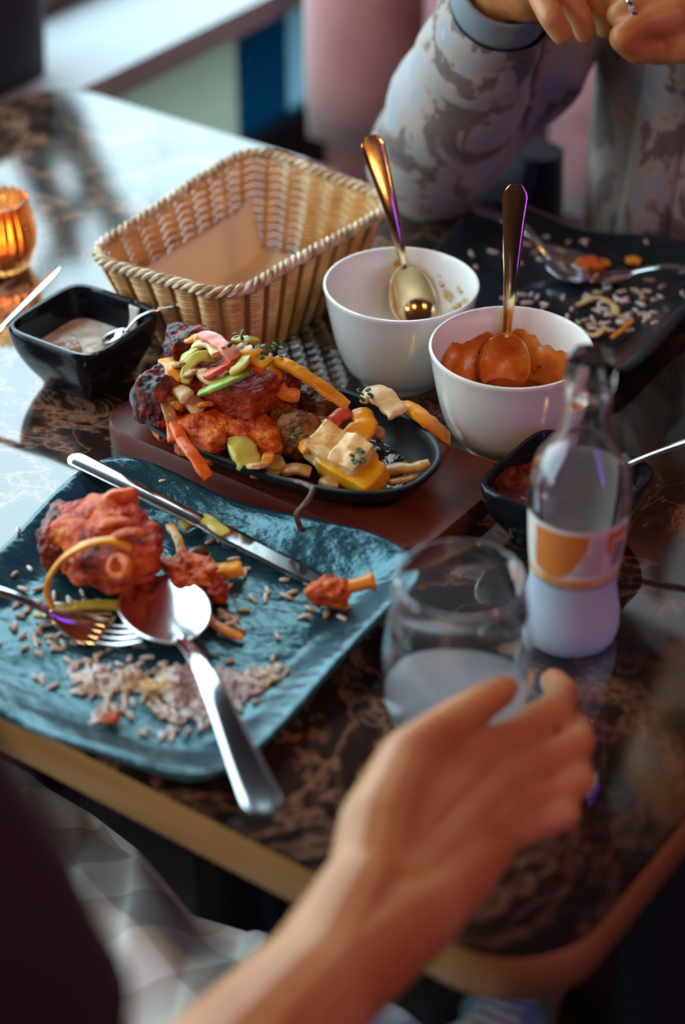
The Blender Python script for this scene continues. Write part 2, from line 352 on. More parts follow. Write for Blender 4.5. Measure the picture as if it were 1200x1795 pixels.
# ------------------------------------------------------------------ room
AL0, AL1, AC0, AC1 = WALL_AL, 3.0, -2.2, 2.75
CEIL = 1.85
def slab(al0, al1, ac0, ac1, z0, z1):
    m = M(); m.add([W(a, c, z) for z in (z0, z1) for (a, c) in ((al0, ac0), (al1, ac0), (al1, ac1), (al0, ac1))],
          [(3, 2, 1, 0), (4, 5, 6, 7), (0, 1, 5, 4), (1, 2, 6, 5), (2, 3, 7, 6), (3, 0, 4, 7)]); return m
struct('floor', slab(AL0, AL1, AC0, AC1, -T-0.05, -T), 'floor_wood')
struct('ceiling', slab(AL0, AL1, AC0, AC1, CEIL, CEIL+0.08), 'ceiling_dark')
struct('wall_back', slab(AL0, AL1, AC1, AC1+0.1, -T, CEIL), 'wall_dark')
struct('wall_front', slab(AL0, AL1, AC0-0.1, AC0, -T, CEIL), 'wall_plaster')
struct('wall_right', slab(AL1, AL1+0.1, AC0, AC1, -T, CEIL), 'wall_dark')
# window wall in pieces round the opening
wl = M()
for a in ((AL0-0.2, AL0, AC0, WIN0, -T, CEIL), (AL0-0.2, AL0, WIN1, AC1, -T, CEIL), (AL0-0.2, AL0, WIN0, WIN1, WINTOP, CEIL), (AL0-0.2, AL0, WIN0, WIN1, -T, -0.215)):
    q = slab(*a); wl.add(q.v, q.f)
struct('wall_left', wl, 'wall_dark')
struct('trim_1', slab(AL0-0.2, AL0+0.012, WIN0, WIN1, SILL-0.03, SILL), 'white_sill')            # sill board
lwp = obj('window_2', slab(AL0-0.008, AL0-0.004, WIN0, 1.69, -0.205, SILL-0.03), 'film_green', None, False); lwp['kind'] = 'structure'   # low pane with a pale green film
obj('shade_pane', slab(AL0-0.008, AL0-0.004, 1.69, 1.785, -0.205, SILL-0.03), 'shade_blue', lwp, False); obj('shade_pane', slab(AL0-0.008, AL0-0.004, 1.785, WIN1, -0.205, SILL-0.03), 'shade_pale_blue', lwp, False)  # dark to light shading of the blue column, painted as two flat panes
obj('window_frame_rail', slab(AL0-0.02, AL0+0.004, WIN0, WIN1, -0.215, -0.205), 'blue_pilaster', lwp, False)
win = obj('window_1', slab(AL0-0.172, AL0-0.168, WIN0, WIN1, SILL, WINTOP), 'window_glass', None, False); win['kind'] = 'structure'
fm = M()
for a in ((WIN0, WIN1, SILL, SILL+0.035), (WIN0, WIN1, WINTOP-0.05, WINTOP)):
    q = slab(AL0-0.19, AL0-0.15, a[0], a[1], a[2], a[3]); obj('window_frame_rail', q, 'brown_frame', win, False)
for c in (WIN0, 0.1, WIN1-0.05):
    obj('window_frame_post', slab(AL0-0.19, AL0-0.15, c, c+0.05, SILL+0.035, WINTOP-0.05), 'brown_frame', win, False)
# outdoors
struct('ground_outside', slab(-14, AL0-0.2, -8, 12, -T-0.15, -T-0.02), 'pavement')
def tree(name, base, stems, seed, label):
    random.seed(seed); t = thing(name, label, 'tree', base)
    for pts, r0, r1 in stems:
        p = smooth_path(pts, 8); n = len(p); obj('stem', M().tube(p, [r0+(r1-r0)*i/(n-1) for i in range(n)], 8), 'bark', t, world=True)
    lm = M()
    for pts, r0, r1 in stems:
        for k in range(9):
            c = Vector(pts[-1]).lerp(Vector(pts[-2]), random.random()*0.7) + Vector((random.gauss(0, .14), random.gauss(0, .14), random.gauss(0, .12)))
            R = eul(random.uniform(-1, 1), random.uniform(-1, 1), random.uniform(0, 6)); s = random.uniform(.03, .06)
            lm.add([c + R @ Vector(q) for q in ((-s, 0, 0), (0, -s*.4, .006), (s, 0, 0), (0, s*.4, .006))], [(0, 1, 2, 3)])
    f = obj('foliage', lm, 'leaf', t, world=True); f['kind'] = 'stuff'
def seen_in_top(px, py, al):                # where something must stand to be mirrored in the table top at a pixel
    d = ray(px, py); o_ = Vector((0, 0, HC)); k = (al - o_.dot(TT))/d.dot(TT); p = o_ + d*k; return Vector((p.x, p.y, T - p.z))
t1 = [seen_in_top(*q, -2.6) for q in ((-40, 90), (20, 215), (75, 320), (130, 450))]; t2 = [seen_in_top(*q, -2.7) for q in ((40, 60), (110, 190), (165, 320), (250, 450), (300, 560))]
g1 = t1[0].copy(); g1.z = -0.02; g2 = t2[0].copy(); g2.z = -0.02
tree('young_tree', g1, [([g1] + t1, .055, .03), ([t1[1], seen_in_top(95, 260, -2.6), seen_in_top(185, 300, -2.6)], .03, .015)], 3, 'dark leaning young tree outside the window nearest the sill')
tree('young_tree', g2, [([g2] + t2, .05, .025), ([t2[2], seen_in_top(120, 400, -2.7), seen_in_top(60, 520, -2.7)], .03, .012)], 4, 'slender leaning young tree outside the window behind the first')
# black bag standing on the sill
bb = thing('black_bag', 'black boxy bag standing on the window sill at the table end', 'bag', W(-1.42, 1.30, SILL), ROT)
obj('bag_body', M().grid(lambda u, v_: (lambda c_, s_: Vector((.045*math.copysign(abs(c_)**.4, c_), (.135+.015*v_)*math.copysign(abs(s_)**.3, s_), .16*v_)))(math.cos(2*math.pi*u), math.sin(2*math.pi*u)), 64, 8, True), 'navy_leather', bb)
obj('bag_top', M().box((0, 0, .158), (.085, .29, .008), bev=.003), 'navy_leather', bb)
obj('carry_handle', M().tube(smooth_path([(0, -.06, .16), (0, -.04, .19), (0, .04, .19), (0, .06, .16)], 8), .005, 8), 'navy_leather', bb)

# pink booth: channel-tufted back, seat
bo = thing('booth_bench', 'dusty pink velvet bench with a channel tufted back beyond the table', 'bench', W(-0.1, 1.8, -T), ROT)
BW = 0.152; BA = -1.222
for k in range(13):
    a0 = BA + k*BW
    def fn(u, v_, a0=a0):
        x = a0 + BW*u; bulge = 0.045*(math.sin(math.pi*u)**0.55)
        zz = -0.165 + 0.60*v_; e = min(v_, 1-v_)*0.60
        bulge *= min(1.0, (e/0.05)**0.5 if e > 0 else 0)
        return W(x, 1.665 - bulge, zz)
    mm = M(); mm.grid(fn, 15, 20)
    mm.add([W(a0, 1.70, -.165), W(a0+BW, 1.70, -.165), W(a0+BW, 1.70, .435), W(a0, 1.70, .435)], [(0, 1, 2, 3)])
    obj('back_channel', mm, 'pink_velvet', bo, world=True)
obj('back_board', slab(BA, BA+13*BW, 1.70, 1.76, -T, 0.43), 'pink_velvet', bo, False, world=True)
obj('seat', M().box(W(BA+13*BW/2, 1.50, -0.34), (13*BW, 0.40, 0.12), ROT, bev=0.03), 'navy_leather', bo, world=True)
obj('plinth', slab(BA+.03, BA+13*BW, 1.34, 1.70, -T, -0.40), 'black_metal', bo, False, world=True)

# ------------------------------------------------------------------ lamps
def pendant(al, ac, z, watt, label):
    p = thing('pendant_lamp_offscreen', label, 'lamp', W(al, ac, z), 0, 'warm pendant lamps over the room')
    obj('glass_globe', M().lathe([(0.001, -.045), (.02, -.041), (.036, -.027), (.045, 0), (.036, .027), (.02, .041), (.001, .045)], 24), 'lamp_glow', p)
    obj('lamp_socket', M().lathe([(.018, .036), (.02, .06), (.016, .085), (.004, .09)], 20), 'lamp_metal', p)
    obj('cord', M().tube([(0, 0, .085), (0, 0, CEIL-z)], .003, 8), 'black_metal', p)
    l = bpy.data.lights.new('pendant_bulb_offscreen', 'POINT'); l.energy = watt; l.color = (1.0, 0.50, 0.18); l.shadow_soft_size = 0.05
    o = bpy.data.objects.new('pendant_bulb_offscreen', l); C.objects.link(o); o.parent = p; o.location = (0, 0, -0.10)
pendant(0.25, 0.40, 1.35, 12, 'glowing globe pendant hanging beside the near table corner')
pendant(0.60, 1.15, 1.35, 12, 'glowing globe pendant hanging over the aisle by the booth')
pendant(-0.55, -0.35, 1.35, 11, 'glowing globe pendant hanging behind the seated diner')
# purple light tubes
lt = thing('light_tube_offscreen', 'short purple light tube fixed under the ceiling', 'light', W(-0.55, 2.35, 1.70), 0)
obj('tube', M().tube([W(-0.5, 1.95, 1.72), W(-0.5, 2.6, 1.72)], 0.012, 8), 'purple_led', lt, world=True)
lt2 = thing('light_tube_offscreen', 'upright purple light tube on the right hand post', 'light', W(0.85, 0.9, 0.4), 0)
obj('tube', M().tube([W(1.0, 0.65, 0.25), W(1.0, 0.65, 1.45)], 0.02, 8), 'purple_led', lt2, world=True)
obj('bracket', slab(1.02, 1.06, 0.62, 0.68, -T, CEIL), 'black_metal', lt2, False, world=True)

# ------------------------------------------------------------------ table
A0, A1, B0, B1 = -1.285, -0.311, 0.617, 1.333
def rrect(a0, a1, b0, b1, r, n=8):
    o = []
    for (cx, cy, s) in ((a1-r, b0+r, -90), (a1-r, b1-r, 0), (a0+r, b1-r, 90), (a0+r, b0+r, 180)):
        for k in range(n+1):
            a = math.radians(s+90*k/n); o.append((cx+r*math.cos(a), cy+r*math.sin(a)))
    return o
tbl = thing('dining_table', 'dark veined stone restaurant table with a brass edge band', 'table', W((A0+A1)/2, (B0+B1)/2, -T), ROT)
def prism(out, z0, z1, tf=W):
    n = len(out); m = M(); m.add([tf(x, y, z0) for x, y in out]+[tf(x, y, z1) for x, y in out],
        [tuple(range(n-1, -1, -1)), tuple(range(n, 2*n))]+[(i, (i+1) % n, n+(i+1) % n, n+i) for i in range(n)]); return m
tt = obj('tabletop', prism(rrect(A0, A1, B0, B1, .055), -0.028, 0.0), 'stone_top', tbl, 30, world=True)
rr_ = rrect(A0-.0015, A1+.0015, B0-.0015, B1+.0015, .0565, 10); n_ = len(rr_)
eb = M()
def ebf(u, v_):
    x, y = rr_[int(round(u*n_)) % n_]; prof = [(0, -.001), (0.0015, -.003), (.0015, -.030), (0, -.032)][int(round(v_*3))]
    cx, cy = (A0+A1)/2, (B0+B1)/2; return W(x+math.copysign(prof[0], x-cx), y+math.copysign(prof[0], y-cy), prof[1])
eb.grid(ebf, n_, 4, True); obj('edge_band', eb, 'brass_band', tbl, world=True)
obj('under_frame', prism(rrect(A0+.03, A1-.03, B0+.03, B1-.03, .03), -.05, -.028), 'black_metal', tbl, False, world=True)
obj('column', M().lathe([(.04, 0.02), (.04, T-.05)], 24), 'black_metal', tbl); obj('foot_plate', M().lathe([(.15, 0), (.15, .012), (.05, .02)], 40), 'black_metal', tbl)

# ------------------------------------------------------------------ plates
def square_plate(al, ac, half, rz, mat, label, hgt=0.020, floor=0.005, waves=None, power=7):
    p = thing('square_plate', label, 'plate', W(al, ac, 0), rz, None)
    N = 81; NR = 34
    def edge(a):
        ca, sa = math.cos(a), math.sin(a)
        d = (abs(ca)**power + abs(sa)**power)**(-1/power); return d*ca, d*sa
    def surf(a, k):
        ex, ey = edge(a); r = k
        # wavering outline: sides bow in a little
        bow = 1 - 0.020*(math.cos(4*a)+1)/2 + 0.010*math.sin(3*a+.6)*k
        rimz = hgt + 0.0045*math.cos(4*a+math.pi) + 0.004*math.sin(2*a+.4) + 0.003*math.sin(5*a+1.0)
        t = max(0.0, (k-0.72)/0.28); s = t*t*(3-2*t)*0.75+0.25*t
        return Vector((ex*half*r*bow, ey*half*r*bow, floor + (rimz-floor)*s))
    m = M(); m.add([(0, 0, floor)], [])
    ks = [0.06+0.94*((i+1)/NR)**0.8 for i in range(NR)]; ks[-1] = 1.0
    n = 4*N; vs = []; fs = []
    for k in ks:
        for j in range(n): vs.append(surf(2*math.pi*j/n, k))
    for i in range(NR-1):
        for j in range(n): fs.append((1+i*n+j, 1+i*n+(j+1) % n, 1+(i+1)*n+(j+1) % n, 1+(i+1)*n+j))
    fs += [(0, 1+j, 1+(j+1) % n) for j in range(n)]
    m.v += vs; m.f += fs
    o = obj('plate_body', m, mat, p); solid(o, 0.0035, 1)
    ft = M().grid(lambda u, v_: (lambda e: Vector((e[0]*half*(.66+.05*v_), e[1]*half*(.66+.05*v_), 0.0003+v_*0.0022)))(edge(2*math.pi*u)), 64, 2, True)
    obj('foot_ring', ft, mat, p)
    def top(q):                             # height of the plate surface over the table top under a world point
        l = p.matrix_basis.inverted() @ q; a = math.atan2(l.y, l.x)
        for _ in range(4):
            ref = surf(a, 1.0); k = min(1.0, math.hypot(l.x, l.y)/math.hypot(ref.x, ref.y)); e_ = surf(a, k); a += math.atan2(l.y, l.x)-math.atan2(e_.y, e_.x)
        return surf(a, k).z
    return top
near_top = square_plate(-.654, .730, .127, math.radians(-31.5), 'slate_plate', 'wavy square slate black plate holding half eaten chicken and loose rice', hgt=0.021)
far_top = square_plate(-.667, 1.229, .112, math.radians(-32), 'dark_plate', 'glossy black square plate with scraps in front of the person in the printed jacket', hgt=0.019)

# ------------------------------------------------------------------ cutlery
def place(P0, P1, L, up=(0, 0, 1)):
    P0 = Vector(P0); P1 = Vector(P1); x = (P1-P0); s = x.length/L; x.normalize(); up = Vector(up)
    y = up.cross(x).normalized(); z = x.cross(y)
    R = Matrix((x, y, z)).transposed().to_4x4()
    return Matrix.Translation(P0) @ R @ Matrix.Scale(s, 4)
def spoon_mesh(L=0.19, bw=0.020, bl=0.058, dip=0.008, hw=0.0085, neck=0.0032, crank=0.012):
    hm = M(); bm_ = M(); hx = L-bl
    def wid(x):
        t = x/hx; return neck + (hw-neck)*max(0, 1-t)**1.2*min(1, math.sqrt(max(0, x)/0.008+0.02)) if t < 1 else neck
    def zc(x):
        t = x/hx; return crank*math.sin(math.pi*min(1, max(0, t))**1.6)*.9
    def hf(u, v_):
        x = hx*u*1.03; a = 2*math.pi*v_; w = wid(min(x, hx*.999)); th = 0.0011+0.0009*u
        return Vector((x, w*math.cos(a), zc(min(x, hx)) + th*math.sin(a) + 0.0006*(math.cos(a)**2)*(1-u)))
    g = M().grid(lambda u, v_: hf(u, v_), 40, 15)
    hm.add(g.v, g.f); hm.f.append(tuple(range(14)))
    def bf(u, v_):
        # u 0..1 along the bowl, v -1..1 across
        x = hx + bl*u; w = bw*math.sqrt(max(0, 1-((u-.56)/.56)**2)) if u < .56 else bw*math.sqrt(max(0, 1-((u-.56)/.44)**2)**1.05)
        w = max(w, neck*(1-u)*.9 if u < .3 else 0.0002); vv = v_*2-1
        k = max(0.0, min(1, w/bw)); return Vector((x, w*vv, -dip*k*(1-vv*vv)**0.9*k + 0.0))
    bm_.grid(bf, 36, 21)
    return hm, bm_
def spoon(P0, P1, label, mat='steel', up=(0, 0, 1), L=0.19, group=None, name='spoon', **kw):
    M_ = place(P0, P1, L, up); t = thing(name, label, 'spoon', (0, 0, 0), mat=M_, group=group)
    h, b = spoon_mesh(L, **kw); obj('handle', h, mat, t); o = obj('spoon_bowl', b, mat, t); solid(o, 0.0011, -1); return t
def fork(P0, P1, label, mat='steel', up=(0, 0, 1), L=0.19):
    t = thing('fork', label, 'fork', (0, 0, 0), mat=place(P0, P1, L, up))
    hx = L*0.66
    g = M().grid(lambda u, v_: (lambda w, a: Vector((hx*u, w*math.cos(a), .010*math.sin(math.pi*u**1.6) + .0014*math.sin(a))))(.0033+.0055*(1-u)**1.3*min(1, math.sqrt(u*hx/.008+.02)), 2*math.pi*v_), 36, 15)
    g.f.append(tuple(range(14))); obj('handle', g, mat, t)
    def zz(x): s = (x-hx)/(L-hx); return -0.010*math.sin(math.pi*min(1, s*.9)) + .006*max(0, s-.55)
    def hd(u, v_):
        x = hx-.002 + (L-hx)*.46*u; w = .0033 + .0090*(3*u*u-2*u**3)**.8; vv = v_*2-1
        return Vector((x, w*vv, zz(x) - .0018*(1-vv*vv)))
    hd_o = o = obj('head', M().grid(hd, 16, 11), mat, t); solid(o, .0016, -1)
    for k in range(4):
        y = (-1.5+k)*.0062; pts = [(hx+(L-hx)*(.42+.58*s/8), y*(1+.02*s/8), zz(hx+(L-hx)*(.42+.58*s/8))) for s in range(9)]
        obj('tine', M().tube(pts, [.0021]*7+[.0017, .0008], 8, .6), mat, hd_o)
    return t
def knife(P0, P1, label, mat='steel', up=(0, 0, 1), L=0.22):
    t = thing('knife', label, 'knife', (0, 0, 0), mat=place(P0, P1, L, up)); hx = L*.50
    def hf(u, v_):
        a = 2*math.pi*v_; w = (.0088-.0022*u)*min(1, math.sqrt(u*hx/.006+.03)); return Vector((hx*u, w*math.cos(a), .0028*min(1, math.sqrt(u*hx/.003+.05))*math.sin(a)))
    g = M().grid(hf, 40, 19); g.f.append(tuple(range(18))); obj('handle', g, mat, t)
    obj('collar', M().tube([(hx-.002, 0, 0), (hx+.004, 0, 0)], .0068, 16, .42), mat, t)
    def bl(u, v_):
        x = hx + .002 + (L-hx-.002)*u; top = .0075*min(1, .75+u*1.2); 
        tip = max(0, (u-.72)/.28); lo_ = -.0095*(min(1, .55+u*2.2)); k = math.sqrt(max(0, 1-tip*tip))
        y = lo_*k + (top*(1-.0*tip) - lo_*k)*v_ if tip < .999 else top*.9
        y = (lo_*k)*(1-v_) + (top*(1-.35*tip*tip))*v_
        return Vector((x, -y, .0006*(v_-.2)))
    o = obj('blade', M().grid(bl, 50, 7), mat, t); solid(o, .0011, 0); return t

spoon(G(468, 1424, .038), G(262, 1012, .0165), 'steel table spoon lying across the near plate with its handle over the rim', L=.19, dip=.0032, bw=.0215, bl=.060)
knife(G(122, 798, .0285), G(578, 1030, .0072), 'steel table knife resting on the far rim of the near plate', up=(.02, .05, 1))
fork(G(-240, 1010, .0265), G(258, 1106, .0185), 'steel fork with rice on it lying on the near plate', L=.19)
# spoons standing in bowls
def lean(P0, R, py):
    d = (R-P0).normalized(); k = 0.05
    while k < .3:
        q = P0 + d*k; rel = q - cam.location; dep = rel.y*math.cos(PITCH)-rel.z*math.sin(PITCH); up_ = rel.y*math.sin(PITCH)+rel.z*math.cos(PITCH)
        if 897.5-FPX*up_/dep <= py: break
        k += .001
    return q

# ------------------------------------------------------------------ white bowls
BPROF_OUT = [(.001, 0.0012), (.026, .0012), (.0265, 0), (.0300, 0), (.0305, .004), (.034, .0065), (.040, .012), (.0450, .022), (.0485, .034), (.0515, .048), (.0540, .062), (.0560, .0745), (.0568, .0765)]
BPROF_IN = [(.0562, .0778), (.0548, .0778), (.0540, .0765), (.0520, .062), (.0495, .048), (.0465, .034), (.0430, .0225), (.037, .0135), (.028, .009), (.014, .0072), (.001, .007)]
def inner_r(z):
    pts = [(p[1], p[0]) for p in BPROF_IN[2:]][::-1]
    for (z0, r0), (z1, r1) in zip(pts, pts[1:]):
        if z0 <= z <= z1: return r0+(r1-r0)*(z-z0)/(z1-z0+1e-9)
    return pts[-1][1]
def white_bowl(base, label):
    b = thing('serving_bowl', label, 'bowl', base)
    obj('bowl_body', M().lathe(BPROF_OUT+BPROF_IN, 72), 'white_ceramic', b); return b
B1c = G(700, 658, 0); B2c = G(878, 768, 0)
if (B2c-B1c).length < .116: B2c = B1c + (B2c-B1c).normalized()*.116
bowl1 = white_bowl(B1c, 'white round bowl with a few grains of rice left inside')
bowl2 = white_bowl(B2c, 'white round bowl with orange curry left in the bottom')
# curry: pool and the smear up the wall
def disc(r, z, n=48, amp=0.0, seed=0, rings=8):
    m = M(); vs = [(0, 0, z)]; fs = []
    for i in range(1, rings+1):
        for j in range(n):
            a = 2*math.pi*j/n; k = r*i/rings; q = Vector((k*math.cos(a), k*math.sin(a), 0))
            vs.append((q.x, q.y, z + (amp*noise.noise(q*60+Vector((seed, 0, 0))) if i < rings else 0)))
    fs += [(0, 1+j, 1+(j+1) % n) for j in range(n)]
    for i in range(rings-1):
        for j in range(n): fs.append((1+i*n+j, 1+(i+1)*n+j, 1+(i+1)*n+(j+1) % n, 1+i*n+(j+1) % n))
    return m.add(vs, fs)
cu = thing('curry', 'orange brown curry sauce pooled in the white bowl', 'food', B2c)
pz = .027; m = disc(inner_r(pz)-.0004, pz, 56, .0012, 5, 12); n0 = 56
bot = [(inner_r(z)-.0006, z) for z in (.024, .018, .013, .010)]; 
m2 = M().lathe([(inner_r(pz)-.0004, pz)] + bot, 56); obj('curry_pool', m, 'curry', cu)
def smear(u, v_):
    a = 2*math.pi*u; top = .058 + .011*noise.noise(Vector((math.cos(a)*2.2, math.sin(a)*2.2, 3.1))) + .004*noise.noise(Vector((math.cos(a)*9, math.sin(a)*9, 1)))
    z = .024 + (top-.024)*v_; r = inner_r(z) - .0004 - .0009*(1-v_)*(.5+.5*noise.noise(Vector((math.cos(a)*6, math.sin(a)*6, z*120))))
    return Vector((r*math.cos(a), r*math.sin(a), z))
obj('sauce_smear', M().grid(smear, 120, 14, True), 'curry_smear', cu)
random.seed(4)
def lump_cluster(name, root, spots, mat, r, kind=None):
    m = M()
    for i, p in enumerate(spots):
        b = blob((r*random.uniform(.6, 1.2), r*random.uniform(.6, 1.2), r*random.uniform(.5, .9)), i, 2, .3); m.add([Vector(p)+q for q in b.v], b.f)
    o = obj(name, m, mat, root)
    if kind: o['kind'] = kind
    return o
sp = []
for k in range(26):
    a = random.uniform(0, 6.28); z = random.uniform(.03, .056); r = inner_r(z)-.0012; sp.append((r*math.cos(a), r*math.sin(a), z))
lump_cluster('curry_flecks', cu, sp, 'herb', .0013, 'stuff')
# rice helper
def grain(m, p, ang, tilt, L=.0072, r=.00095):
    d = Vector((math.cos(ang)*math.cos(tilt), math.sin(ang)*math.cos(tilt), math.sin(tilt))); p = Vector(p)
    bend = Vector((-math.sin(ang), math.cos(ang), 0))*L*random.uniform(-.09, .09)
    m.tube([p-d*L*.5, p-d*L*.42, p+bend, p+d*L*.42, p+d*L*.5], [r*.3, r*.85, r*1.05, r*.85, r*.3], 6)
# rice left in bowl 1
rm = M(); random.seed(11)
for k in range(150):
    a = random.gauss(-2.2, .7); rr = abs(random.gauss(0, .013)); q = Vector((-.004+rr*math.cos(a), -.002+rr*math.sin(a), 0)); rad = q.length
    zz = .0085 + max(0, rad-.014)*.25 + random.uniform(0, .010)*max(0, 1-rr/.02)
    grain(rm, q+Vector((0, 0, zz)), random.uniform(0, 6.28), random.uniform(-.4, .5))
for k in range(60):
    a = random.gauss(.55, .5); z = random.uniform(.016, .062); r = inner_r(z)-.0012
    grain(rm, (r*math.cos(a), r*math.sin(a), z), random.uniform(0, 6.28), random.uniform(-1, 1), .004, .0008)
o = obj('rice_grains', rm, 'rice'); o.location = B1c; tag(o, 'boiled rice left in the bottom of the white bowl', 'rice', kind='stuff')
st = thing('sauce_stain', 'yellow sauce stains on the inner wall of the white rice bowl', 'food', B1c)
for k, (a, z, r) in enumerate(((.9, .055, .0022), (.75, .047, .0045), (.45, .044, .0040), (.2, .040, .003), (1.6, .066, .0025), (.55, .058, .002), (.3, .054, .0018))):
    R_ = inner_r(z); b = blob((r*1.4, r, .0006), k, 3, .5)
    b.xf(Matrix.Translation((( R_-.0004)*math.cos(a), (R_-.0004)*math.sin(a), z)) @ Matrix.Rotation(a, 4, 'Z') @ Matrix.Rotation(math.pi/2-.18, 4, 'Y'))
    obj('stain', b, 'yellow_pepper' if k % 2 == 0 else 'onion', st)
def wall_hit(px, py, c, gap):               # where the sight line meets the inside of a bowl, kept a gap off the wall
    d = ray(px, py); k = 1.9
    while k > .8:
        p = Vector((0, 0, T+HC)) + d*k - c
        if .008 < p.z < .076 and math.hypot(p.x, p.y) <= inner_r(p.z) - gap: return p + c
        k -= .0005
def rim_point(px, c, off=.0030):            # on the far rim at a pixel column
    best = None
    for i in range(720):
        a = math.pi*i/720; p = c + Vector(((.0545-off)*math.cos(a), (.0545-off)*math.sin(a), .0785)); rel = p-cam.location
        x = 600+FPX*rel.x/(rel.y*math.cos(PITCH)-rel.z*math.sin(PITCH))
        if best is None or abs(x-px) < best[0]: best = (abs(x-px), p)
    return best[1]
P0 = wall_hit(736, 574, B1c, .014); Rr = rim_point(701, B1c, .0055); q1 = lean(P0, Rr, 238)
spoon(q1, P0, 'polished serving spoon standing in the white rice bowl', 'brass_steel', up=(0.15, -.8, .6), L=(q1-P0).length, bw=.0185, bl=.048, hw=.0098, crank=.006, group=None)
P0 = wall_hit(880, 692, B2c, .006); Rr = rim_point(890, B2c); q2 = lean(P0, Rr, 325)
cs_ = spoon(q2, P0, 'polished serving spoon standing in the white curry bowl', 'brass_steel', up=(0.05, -.8, .6), L=(q2-P0).length, bw=.0195, bl=.046, hw=.0098, crank=.006)
bw_ = [c for c in cs_.children if c.name.startswith('spoon_bowl')][0]; ct = M(); ct.v = [Vector((v_.co.x, v_.co.y*.93, v_.co.z+.0017)) for v_ in bw_.data.vertices]; ct.f = [tuple(p_.vertices) for p_ in bw_.data.polygons]
o = obj('sauce_coat', ct, 'curry_smear', bw_); solid(o, .0006)

# ------------------------------------------------------------------ black square sauce bowls
def square_bowl(al, ac, half, base_half, h, rz, label):
    b = thing('sauce_dish', label, 'bowl', W(al, ac, 0), rz)
    def ring(hf, z, pw=6):
        o = []
        for j in range(64):
            a = 2*math.pi*j/64; ca, sa = math.cos(a), math.sin(a); d = (abs(ca)**pw+abs(sa)**pw)**(-1/pw); o.append(Vector((hf*d*ca, hf*d*sa, z)))
        return o
    prof = [(base_half*.85, 0.0), (base_half, .001), (base_half*1.08, .006)] + [(base_half*1.08+(half-base_half*1.08)*math.sin(t*math.pi/2)**.9, .006+(h-.006)*t) for t in (.15, .3, .45, .6, .75, .9, 1)]
    prof += [(half-.001, h+.0012), (half-.0035, h+.0008)] + [(base_half*1.02+(half-.005-base_half*1.02)*math.sin(t*math.pi/2)**.9, .007+(h-.008)*t) for t in (.95, .8, .6, .4, .2, .05)] + [(base_half*.8, .006), (.001, .006)]
    m = M(); vs = []
    for hf, z in prof: vs += ring(hf, z)
    n = 64; fs = [tuple(range(n-1, -1, -1)), tuple((len(prof)-1)*n+j for j in range(n))]
    for i in range(len(prof)-1):
        for j in range(n): fs.append((i*n+j, i*n+(j+1) % n, (i+1)*n+(j+1) % n, (i+1)*n+j))
    m.add(vs, fs); obj('dish_body', m, 'black_glaze', b)
    def fill(z): t = (z-.007)/(h-.008); return base_half*1.02+(half-.005-base_half*1.02)*math.sin(t*math.pi/2)**.9
    return b, ring, fill
def sauce(name, dish, ring, fill, z, mat, label, amp):
    d = thing(name, label, 'sauce', dish.location, dish.rotation_euler.z); m = M(); R_ = ring(fill(z)-.0004, z); vs = [Vector((0, 0, z))]; fs = []
    for i in range(1, 13):
        for p in R_:
            q = Vector((p.x*i/12, p.y*i/12, 0)); vs.append(Vector((q.x, q.y, z + (amp*noise.noise(q*90) if i < 12 else 0))))
    fs = [(0, 1+j, 1+(j+1) % 64) for j in range(64)]
    for i in range(11):
        for j in range(64): fs.append((1+i*64+j, 1+(i+1)*64+j, 1+(i+1)*64+(j+1) % 64, 1+i*64+(j+1) % 64))
    m.add(vs, fs); obj('surface', m, mat, d); return d
dL, rg, fl = square_bowl(-.888, .931, .0435, .026, .050, ROT+.02, 'black square dish of white yogurt sauce beside the bread basket')
sL = sauce('yogurt_sauce', dL, rg, fl, .027, 'raita', 'creamy white yogurt sauce inside the black square dish', .002)
random.seed(8); cl = [(random.uniform(-.022, .012), random.uniform(-.026, .002), .0278) for k in range(22)]
lump_cluster('yogurt_curds', sL, cl, 'rice', .0032, 'stuff')
dp = M().grid(lambda u, v_: Vector((.018+.010*(v_-.5)*(.6+.8*abs(u-.5)), .0375-.004*(1-u), .030+.0195*u)), 8, 5)
o = obj('sauce_drip', dp, 'rice', sL); solid(o, .0008)
dR, rg2, fl2 = square_bowl(-.500, .962, .0460, .028, .045, ROT, 'black square dish of dark red chutney beside the glass bottle')
sR = sauce('chutney', dR, rg2, fl2, .030, 'dark_chutney', 'dark red chutney filling the black square dish', .0035)
def smr(u, v_):
    a = math.radians(70+150*u); z = .029+.013*v_*(.6+.4*math.sin(u*9)); f = fl2(z)-.0005; ca, sa = math.cos(a), math.sin(a); d = (abs(ca)**6+abs(sa)**6)**(-1/6); return Vector((f*d*ca, f*d*sa, z))
obj('chutney_smear', M().grid(smr, 40, 6), 'dark_chutney', sR)
spoon(G(338, 527, .060), G(178, 598, .029), 'small steel spoon dipped in the yogurt sauce', L=.13, bw=.013, bl=.036, hw=.0055, neck=.0026)
e1 = dL.matrix_basis @ Vector((-.0385, -.0385, .0515)); e1.z += .0004; bst = None
for ex in range(-300, -20, 4):
    t0 = G(ex, 722, .0022); tq = lean(t0, e1, 470); rl = tq-cam.location; tx = 600+FPX*rl.x/(rl.y*math.cos(PITCH)-rl.z*math.sin(PITCH))
    if bst is None or abs(tx-106) < bst[0]: bst = (abs(tx-106), t0, tq)
e0, ee = bst[1], bst[2]
spoon(ee, e0, 'steel spoon leaning on the corner of the yogurt dish', L=(ee-e0).length, bw=.019, bl=.055, hw=.0075, up=(0, .3, 1), crank=.0015)
spoon(G(1300, 742, .0705), G(985, 862, .028), 'steel spoon with its bowl in the dark red chutney', L=.16, bw=.015, bl=.042, hw=.007, crank=.003)

